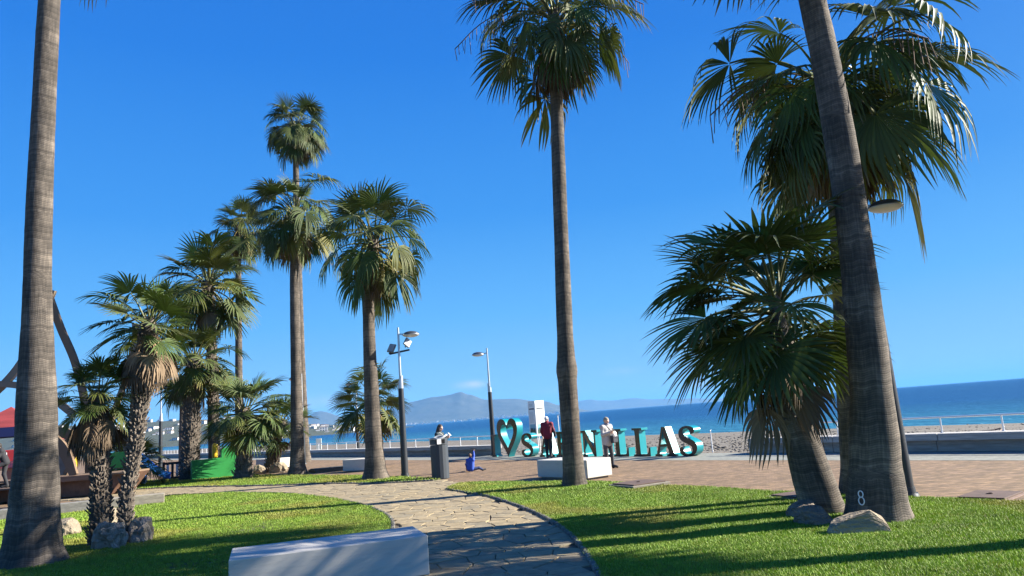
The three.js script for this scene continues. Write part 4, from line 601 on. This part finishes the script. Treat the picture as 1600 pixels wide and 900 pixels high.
// ---------------------------------------------------------------- people
// prim: [ax, ay, az, bx, by, bz, ra, rb] tapered capsule. The field of all prims is joined smoothly and meshed with surface nets.
function capD(p, x, y, z) { const bx = p[3] - p[0], by = p[4] - p[1], bz = p[5] - p[2], l2 = bx * bx + by * by + bz * bz; let t = l2 > 1e-12 ? ((x - p[0]) * bx + (y - p[1]) * by + (z - p[2]) * bz) / l2 : 0; t = t < 0 ? 0 : t > 1 ? 1 : t; const dx = x - p[0] - bx * t, dy = y - p[1] - by * t, dz = z - p[2] - bz * t; return Math.sqrt(dx * dx + dy * dy + dz * dz) - (p[6] + (p[7] - p[6]) * t); }
function netMesh(prims, cell, k = .03) {
  const lo = [1e9, 1e9, 1e9], hi = [-1e9, -1e9, -1e9];
  for (const p of prims) for (let a = 0; a < 3; a++) { const m = Math.max(p[6], p[7]) + k + cell * 2; lo[a] = Math.min(lo[a], p[a] - m, p[a + 3] - m); hi[a] = Math.max(hi[a], p[a] + m, p[a + 3] + m); }
  const n = [0, 1, 2].map(a => Math.ceil((hi[a] - lo[a]) / cell) + 1), [nx, ny, nz] = n, F = new Float32Array(nx * ny * nz).fill(1);
  const id = (i, j, l) => (l * ny + j) * nx + i, S = new Float32Array(nx * ny * nz);
  for (const p of prims) {                                     // sum of exponentials: a smooth union, evaluated only near each prim
    const m = Math.max(p[6], p[7]) + k * 5, r = [0, 1, 2].map(a => [Math.max(0, Math.floor((Math.min(p[a], p[a + 3]) - m - lo[a]) / cell)), Math.min(n[a] - 1, Math.ceil((Math.max(p[a], p[a + 3]) + m - lo[a]) / cell))]);
    for (let l = r[2][0]; l <= r[2][1]; l++) for (let j = r[1][0]; j <= r[1][1]; j++) for (let i = r[0][0]; i <= r[0][1]; i++) S[id(i, j, l)] += Math.exp(-capD(p, lo[0] + i * cell, lo[1] + j * cell, lo[2] + l * cell) / (k * .45));
  }
  for (let q = 0; q < F.length; q++) F[q] = S[q] > 1e-12 ? -Math.log(S[q]) * k * .45 : 1;
  const vid = new Int32Array(nx * ny * nz).fill(-1), pos = [], idx = [];
  for (let l = 0; l < nz - 1; l++) for (let j = 0; j < ny - 1; j++) for (let i = 0; i < nx - 1; i++) {
    let c = 0, sx = 0, sy = 0, sz = 0; const f = [];
    for (let q = 0; q < 8; q++) f.push(F[id(i + (q & 1), j + (q >> 1 & 1), l + (q >> 2))]);
    for (let a = 0; a < 8; a++) for (const b of [a | 1, a | 2, a | 4]) if (b !== a && (f[a] < 0) !== (f[b] < 0)) { const t = f[a] / (f[a] - f[b]); sx += (a & 1) + t * ((b & 1) - (a & 1)); sy += (a >> 1 & 1) + t * ((b >> 1 & 1) - (a >> 1 & 1)); sz += (a >> 2) + t * ((b >> 2) - (a >> 2)); c++; }
    if (c) { vid[id(i, j, l)] = pos.length / 3; pos.push(lo[0] + (i + sx / c) * cell, lo[1] + (j + sy / c) * cell, lo[2] + (l + sz / c) * cell); }
  }
  const quad = (a, b, c, d, flip) => { if (a < 0 || b < 0 || c < 0 || d < 0) return; flip ? idx.push(a, b, c, a, c, d) : idx.push(a, c, b, a, d, c); };
  for (let l = 1; l < nz - 1; l++) for (let j = 1; j < ny - 1; j++) for (let i = 1; i < nx - 1; i++) {
    const f0 = F[id(i, j, l)] < 0;
    if (f0 !== (F[id(i + 1, j, l)] < 0)) quad(vid[id(i, j - 1, l - 1)], vid[id(i, j, l - 1)], vid[id(i, j, l)], vid[id(i, j - 1, l)], f0);
    if (f0 !== (F[id(i, j + 1, l)] < 0)) quad(vid[id(i - 1, j, l - 1)], vid[id(i - 1, j, l)], vid[id(i, j, l)], vid[id(i, j, l - 1)], f0);
    if (f0 !== (F[id(i, j, l + 1)] < 0)) quad(vid[id(i - 1, j - 1, l)], vid[id(i, j - 1, l)], vid[id(i, j, l)], vid[id(i - 1, j, l)], f0);
  }
  return geoFrom(pos, idx);
}
function handPrims(w, dir, palm, thumbSide, size = 1, curl = .9) {     // palm, four unequal bent fingers and a thumb from the palm's side
  const u = V(...dir).normalize(), n = V(...palm); n.addScaledVector(u, -n.dot(u)).normalize(); const s = u.clone().cross(n).multiplyScalar(thumbSide), W = V(...w), out = [];
  const add = (a, b, r0, r1) => out.push([a.x, a.y, a.z, b.x, b.y, b.z, r0 * size, r1 * size]), at = (a, b, c) => W.clone().addScaledVector(u, a * size).addScaledVector(s, b * size).addScaledVector(n, c * size);
  for (const o of [-.022, 0, .022]) add(at(.005, o * .7, 0), at(.08, o, 0), .016, .014);
  [[.030, .062], [.010, .072], [-.010, .067], [-.030, .052]].forEach(([o, L], i) => { const a = at(.085, o, 0), d1 = u.clone().multiplyScalar(Math.cos(curl * .5)).addScaledVector(n, Math.sin(curl * .5)), d2 = u.clone().multiplyScalar(Math.cos(curl * 1.5)).addScaledVector(n, Math.sin(curl * 1.5)), b = a.clone().addScaledVector(d1, L * .52 * size), c = b.clone().addScaledVector(d2, L * .5 * size); add(a, b, .0092, .0086); add(b, c, .0086, .0075); });
  const t0 = at(.03, .032, .004), t1 = at(.058, .056, .014), t2 = at(.085, .060, .026); add(t0, t1, .012, .0105); add(t1, t2, .0105, .009);
  return out;
}
const skin = [.56, .36, .27];
function person({ label, pos, turn = 0, scale = 1, J, headYaw = 0, headPitch = 0, hands, top, legs, shoes, hair, extra, cell = .014, group }) {
  const o = thing('person', label, 'person', pos, turn, group); o.scale.setScalar(scale);
  const j = J, C = (a, b, r0, r1) => [...j[a], ...j[b], r0, r1], off = (a, d) => [a[0] + d[0], a[1] + d[1], a[2] + d[2]];
  const mid = (a, b, t) => a.map((v, i) => lerp(v, b[i], t));
  const ch = j.chest, pe = j.pelvis;
  const sx = V(...j.shL).sub(V(...j.shR)).normalize(), hx = V(...j.hipL).sub(V(...j.hipR)).normalize(), sd = k => [sx.x * k, sx.y * k, sx.z * k], hd = k => [hx.x * k, hx.y * k, hx.z * k];
  const torso = g => [[...off(ch, sd(.08)), ...off(pe, hd(.065)), .098 + g, .100 + g], [...off(ch, sd(-.08)), ...off(pe, hd(-.065)), .098 + g, .100 + g], [...mid(ch, j.neck, .55), ...ch, .075 + g, .10 + g], C('shL', 'shR', .058 + g, .058 + g)];
  const arm = (s, g, e = 1) => [C('sh' + s, 'el' + s, .052 + g, .040 + g), [...j['el' + s], ...mid(j['el' + s], j['wr' + s], e), .040 + g, lerp(.040, .027, e) + g]];
  const leg = (s, g, e = 1) => [C('hip' + s, 'kn' + s, .085 + g, .056 + g), [...j['kn' + s], ...mid(j['kn' + s], j['an' + s], e), .056 + g, lerp(.056, .038, e) + g]];
  const foot = (s, g) => [[...j['an' + s], ...j['toe' + s], .040 + g, .028 + g], [...off(j['an' + s], [0, -.035, 0]), ...mid(j['an' + s], j['toe' + s], .1).map((v, i) => i === 1 ? v - .04 : v), .034 + g, .034 + g]];
  // head in its own frame, then turned on the neck
  const hm = new THREE.Matrix4().makeRotationFromEuler(new THREE.Euler(headPitch, headYaw, 0, 'YXZ')).setPosition(...j.head), hp = (x, y, z) => { const v = V(x, y, z).applyMatrix4(hm); return [v.x, v.y, v.z]; };
  const cap = (a, b, r0, r1) => [...hp(...a), ...hp(...b), r0, r1];
  const headPrims = [cap([0, .035, -.022], [0, .03, .012], .079, .074), cap([0, -.01, .03], [0, -.075, .048], .060, .036), cap([-.03, -.04, .02], [.03, -.04, .02], .045, .045), cap([0, .018, .086], [0, -.018, .108], .009, .012), cap([-.03, .032, .076], [.03, .032, .076], .014, .014), cap([0, -.052, .082], [0, -.052, .084], .014, .014), cap([.076, .0, -.01], [.080, .022, -.016], .013, .016), cap([-.076, .0, -.01], [-.080, .022, -.016], .013, .016), [...j.neck, ...hp(0, -.05, -.01), .052, .050]];
  const bodyG = netMesh([...torso(0), ...arm('L', 0), ...arm('R', 0), ...leg('L', 0), ...leg('R', 0), ...foot('L', 0), ...foot('R', 0), [...j.neck, ...hp(0, -.03, -.01), .05, .05]], cell, .03);
  const headG = netMesh(headPrims, .006, .012), list = [bodyG, headG];
  for (const h of hands) list.push(netMesh(handPrims(...h), .0042, .006));
  const g = mergeGeometries(list.map(q => q.toNonIndexed())), p = g.attributes.position, col = [], eL = V(...hp(.031, .014, .083)), eR = V(...hp(-.031, .014, .083)), mo = V(...hp(0, -.045, .09));
  for (let i = 0; i < p.count; i++) { const v = V(p.getX(i), p.getY(i), p.getZ(i)); let c = skin; if (v.distanceTo(eL) < .012 || v.distanceTo(eR) < .012) c = [.05, .035, .03]; else { const m = v.clone().sub(mo); if (Math.abs(m.y) < .007 && m.length() < .024) c = [.42, .16, .14]; } col.push(...c); }
  g.setAttribute('color', new THREE.Float32BufferAttribute(col, 3));
  part('body', g, mat(1, 1, 1, .6, { vertexColors: true }), o);
  if (top) part(top.name || 'jacket', netMesh([...torso(top.fat || .022), ...arm('L', .014, .93), ...arm('R', .014, .93), ...(top.hem ? [[...off(pe, hd(.05)), ...off(mid(j.hipL, j.knL, top.hem), hd(-.02)), .125, .115], [...off(pe, hd(-.05)), ...off(mid(j.hipR, j.knR, top.hem), hd(.02)), .125, .115]] : []), ...(top.collar ? [[...j.neck, ...off(j.neck, [0, .02, 0]), top.collar, top.collar]] : [])], cell, .028), top.m, o);
  if (legs) part('trousers', netMesh([...leg('L', .014, .96), ...leg('R', .014, .96), [...off(pe, hd(.06)), ...off(pe, hd(-.06)), .112, .112]], cell, .022), legs, o);
  if (shoes) for (const s of ['L', 'R']) part('shoe', netMesh([...foot(s, .012)], .01, .014), shoes, o);
  if (hair) part('hair', netMesh(hair.prims.map(([a, b, r0, r1]) => cap(a, b, r0, r1)), .008, .016), hair.m, o);
  if (extra) extra(o, j, hp);
  return o;
}
const shortHair = [[[0, .055, -.035], [0, .06, 0], .078, .072], [[0, .02, -.05], [0, -.02, -.055], .066, .05], [[.05, .05, -.01], [.058, .015, -.025], .036, .03], [[-.05, .05, -.01], [-.058, .015, -.025], .036, .03]];
const longHair = [...shortHair, [[0, .0, -.06], [0, -.17, -.075], .07, .06], [[.055, .02, -.03], [.065, -.14, -.02], .04, .035], [[-.055, .02, -.03], [-.065, -.14, -.02], .04, .035]];
const darkCloth = mat(.022, .023, .027, .85), greyCloth = mat(.065, .065, .07, .85), shoeBlack = mat(.018, .018, .018, .6);
// woman in a pale coat looking at her phone
person({ label: 'woman in a pale hooded coat looking down at her phone', pos: [2.6, 0, -23.1], turn: .62, scale: .93, headPitch: .42, headYaw: .15,
  J: { head: [0, 1.56, .04], neck: [0, 1.42, 0], chest: [0, 1.27, 0], pelvis: [0, .94, 0], shL: [.175, 1.37, 0], elL: [.235, 1.12, .06], wrL: [.06, 1.16, .25], shR: [-.175, 1.37, 0], elR: [-.235, 1.12, .05], wrR: [-.06, 1.19, .25], hipL: [.09, .92, 0], knL: [.12, .50, .03], anL: [.15, .085, .0], toeL: [.20, .045, .16], hipR: [-.09, .92, 0], knR: [-.10, .50, .01], anR: [-.11, .085, -.03], toeR: [-.13, .045, .13] },
  hands: [[[.06, 1.16, .25], [-.6, .3, .6], [-.5, .6, -.3], 1, 1, 1.1], [[-.06, 1.19, .25], [.6, .25, .6], [.4, .6, -.3], 1, 1, 1.0]],
  top: { name: 'coat', m: mat(.62, .585, .55, .85, { map: noiseTex }), fat: .032, hem: .24, collar: .085 }, legs: greyCloth, shoes: shoeBlack, hair: { m: mat(.30, .26, .20, .8), prims: shortHair },
  extra: (o, j, hp) => {
    const ph = part('phone', box(.075, .15, .010, 0, 0, 0, .004), black, o); ph.position.set(.005, 1.265, .345); ph.rotation.x = -.9;
    const bag = part('handbag', new RoundedBoxGeometry(.30, .24, .12, 3, .03), mat(.02, .022, .03, .5), o); bag.position.set(.14, .95, .20); bag.rotation.y = .25; part('flap', new RoundedBoxGeometry(.31, .10, .13, 3, .03).translate(0, .08, .005), mat(.03, .032, .045, .45), bag);
    part('white_hat', new THREE.SphereGeometry(.125, 22, 14).scale(1, .95, .8).translate(.12, 1.115, .20), mat(.78, .75, .70, .8), o);
    part('strap', tubeAlong([[.10, 1.05, .22], [.05, 1.25, .16], [-.08, 1.43, .06], [-.13, 1.42, -.06], [-.05, 1.2, -.16], [.14, .98, .05]], .010, 6, 30), mat(.03, .03, .04, .7), o);
    part('scarf', new THREE.TorusGeometry(.075, .034, 10, 22).rotateX(Math.PI / 2 - .25).translate(0, 1.435, .012), mat(.25, .26, .32, .9), o);
  } });
// person in red seen from behind
person({ label: 'person in a dark red jacket walking away past the letter A', pos: [1.02, 0, -30.9], turn: Math.PI - .15, scale: 1.0, headYaw: -.5,
  J: { head: [0, 1.585, .03], neck: [0, 1.45, 0], chest: [0, 1.29, 0], pelvis: [0, .95, 0], shL: [.18, 1.39, 0], elL: [.25, 1.13, -.03], wrL: [.24, .93, .12], shR: [-.18, 1.39, 0], elR: [-.26, 1.14, 0], wrR: [-.27, .94, .10], hipL: [.09, .93, 0], knL: [.095, .50, .09], anL: [.09, .09, .05], toeL: [.10, .05, .21], hipR: [-.09, .93, 0], knR: [-.09, .50, .03], anR: [-.09, .12, -.13], toeR: [-.10, .05, .01] },
  hands: [[[.24, .93, .12], [0, -.8, .6], [-1, 0, 0], 1, 1, .6], [[-.27, .94, .10], [0, -.8, .6], [1, 0, 0], -1, 1, .6]],
  top: { m: mat(.19, .014, .028, .8), fat: .034, hem: .12, collar: .08 }, legs: darkCloth, shoes: mat(.1, .09, .085, .7), hair: { m: mat(.62, .60, .57, .85), prims: shortHair },
  extra: (o) => { const b = part('shoulder_bag', new RoundedBoxGeometry(.10, .22, .26, 3, .03), mat(.02, .02, .025, .6), o); b.position.set(-.30, .98, .0); part('bag_strap', tubeAlong([[-.29, 1.08, .1], [-.24, 1.3, .09], [-.12, 1.455, 0], [-.22, 1.3, -.1], [-.30, 1.08, -.1]], .011, 6, 24), darkCloth, b).position.set(.30, -.98, 0); } });
// child in blue sitting on the paving, one arm up
person({ label: 'child in a blue jacket sitting on the paving with one arm raised', pos: [-1.95, 0, -26.4], turn: Math.PI - .5, scale: .70, headPitch: -.25, headYaw: .35, cell: .013,
  J: { head: [0, .78, .02], neck: [0, .63, 0], chest: [0, .49, 0], pelvis: [0, .15, -.02], shL: [.165, .58, 0], elL: [.30, .36, .06], wrL: [.36, .16, .20], shR: [-.165, .58, 0], elR: [-.17, .80, .10], wrR: [-.13, 1.0, .16], hipL: [.09, .12, 0], knL: [.34, .20, .26], anL: [.52, .07, .46], toeL: [.62, .12, .56], hipR: [-.09, .12, 0], knR: [-.36, .16, .22], anR: [-.52, .06, .30], toeR: [-.62, .08, .42] },
  hands: [[[.36, .16, .20], [.2, -.7, .5], [0, -.5, -.6], 1, 1, .3], [[-.13, 1.0, .16], [.1, 1, .2], [.2, 0, 1], -1, 1, 1.3]],
  top: { m: mat(.02, .075, .42, .7), fat: .036, collar: .085 }, legs: mat(.03, .05, .13, .85), shoes: mat(.035, .03, .03, .7), hair: { m: mat(.16, .10, .06, .85), prims: shortHair },
  extra: (o) => { const c = part('toy_plane', [box(.34, .022, .07, 0, 0, 0, .006), box(.05, .03, .26, 0, .005, 0, .01), box(.12, .012, .04, 0, .01, -.12, .004)], black, o); c.position.set(-.11, 1.13, .2); c.rotation.y = .5; } });
// woman standing behind the bin
person({ label: 'woman with long dark hair standing behind the litter bin', pos: [-3.02, 0, -26.6], turn: 1.15, scale: 1.0, headPitch: .35,
  J: { head: [0, 1.60, .05], neck: [0, 1.45, 0], chest: [0, 1.30, 0], pelvis: [0, .95, 0], shL: [.17, 1.38, 0], elL: [.21, 1.14, .08], wrL: [.08, 1.24, .30], shR: [-.17, 1.38, 0], elR: [-.21, 1.14, .08], wrR: [-.06, 1.26, .30], hipL: [.09, .93, 0], knL: [.10, .50, .02], anL: [.10, .085, 0], toeL: [.12, .045, .15], hipR: [-.09, .93, 0], knR: [-.10, .50, .02], anR: [-.10, .085, 0], toeR: [-.12, .045, .15] },
  hands: [[[.08, 1.24, .30], [-.4, .3, .8], [-.4, .6, 0], 1, 1, 1.1], [[-.06, 1.26, .30], [.4, .3, .8], [.4, .6, 0], 1, 1, 1.1]],
  top: { m: mat(.02, .035, .04, .8), fat: .024, collar: .07 }, legs: darkCloth, shoes: shoeBlack, hair: { m: mat(.035, .022, .016, .6), prims: longHair },
  extra: (o) => { const ph = part('phone', box(.075, .15, .010, 0, 0, 0, .004), mat(.7, .7, .7, .4), o); ph.position.set(.01, 1.36, .42); ph.rotation.x = -.8; part('bag_strap', tubeAlong([[.18, 1.0, .1], [.1, 1.25, .15], [-.1, 1.45, .05], [-.1, 1.35, -.1], [.15, 1.0, -.1]], .010, 6, 24), mat(.6, .58, .52, .8), o); } });
// person in black stepping up at the play ship
person({ label: 'person in black clothes climbing at the play ship', pos: [-19.45, .62, -27.55], turn: -1.0, scale: 1.02, headPitch: .3,
  J: { head: [0, 1.50, .20], neck: [0, 1.38, .12], chest: [0, 1.24, .08], pelvis: [0, .92, -.04], shL: [.18, 1.33, .10], elL: [.24, 1.06, .20], wrL: [.20, .88, .38], shR: [-.18, 1.33, .10], elR: [-.25, 1.08, .18], wrR: [-.20, .92, .38], hipL: [.09, .90, -.02], knL: [.12, .72, .38], anL: [.13, .32, .30], toeL: [.14, .28, .46], hipR: [-.09, .90, -.04], knR: [-.09, .49, .0], anR: [-.09, .085, -.12], toeR: [-.10, .045, .04] },
  hands: [[[.20, .88, .38], [0, -.5, .8], [0, -.8, -.3], 1, 1, .8], [[-.20, .92, .38], [0, -.5, .8], [0, -.8, -.3], -1, 1, .8]],
  top: { m: darkCloth, fat: .03, collar: .08 }, legs: darkCloth, shoes: shoeBlack, hair: { m: mat(.02, .016, .013, .7), prims: shortHair },
  extra: (o) => part('white_badge', new THREE.CylinderGeometry(.07, .07, .012, 20).rotateX(Math.PI / 2).translate(.06, 1.2, -.062), mat(.75, .75, .75, .6), o) });
{ // step the climber stands on
  const o = thing('timber_platform', 'low dark timber platform under the climbing person', 'platform', [-19.75, 0, -27.6]); for (let i = 0; i < 4; i++) part('board', box(1.9, .06, .30, 0, .59, -.5 + i * .32, .01), mat(.13, .085, .06, .85, { map: noiseTex }), o); for (const x of [-.85, .85]) for (const z of [-.5, .45]) part('leg', box(.1, .56, .1, x, .28, z, .01), mat(.09, .06, .045, .85), o);
}
person({ label: 'distant person in a pale blue shirt beyond the green wall', pos: [-21.6, 0, -56], turn: .4, scale: 1.0,
  J: { head: [0, 1.60, .02], neck: [0, 1.45, 0], chest: [0, 1.30, 0], pelvis: [0, .95, 0], shL: [.18, 1.39, 0], elL: [.25, 1.12, 0], wrL: [.26, .9, .08], shR: [-.18, 1.39, 0], elR: [-.25, 1.12, 0], wrR: [-.26, .9, .08], hipL: [.09, .93, 0], knL: [.10, .50, .04], anL: [.10, .085, 0], toeL: [.12, .045, .15], hipR: [-.09, .93, 0], knR: [-.10, .50, -.02], anR: [-.10, .085, -.06], toeR: [-.12, .045, .09] },
  hands: [[[.26, .9, .08], [0, -1, .3], [-1, 0, 0], 1, 1, .6], [[-.26, .9, .08], [0, -1, .3], [1, 0, 0], -1, 1, .6]],
  top: { name: 'shirt', m: mat(.42, .52, .64, .85), fat: .02 }, legs: darkCloth, shoes: shoeBlack, hair: { m: mat(.2, .15, .1, .8), prims: shortHair } });
renderer.render(scene, camera);
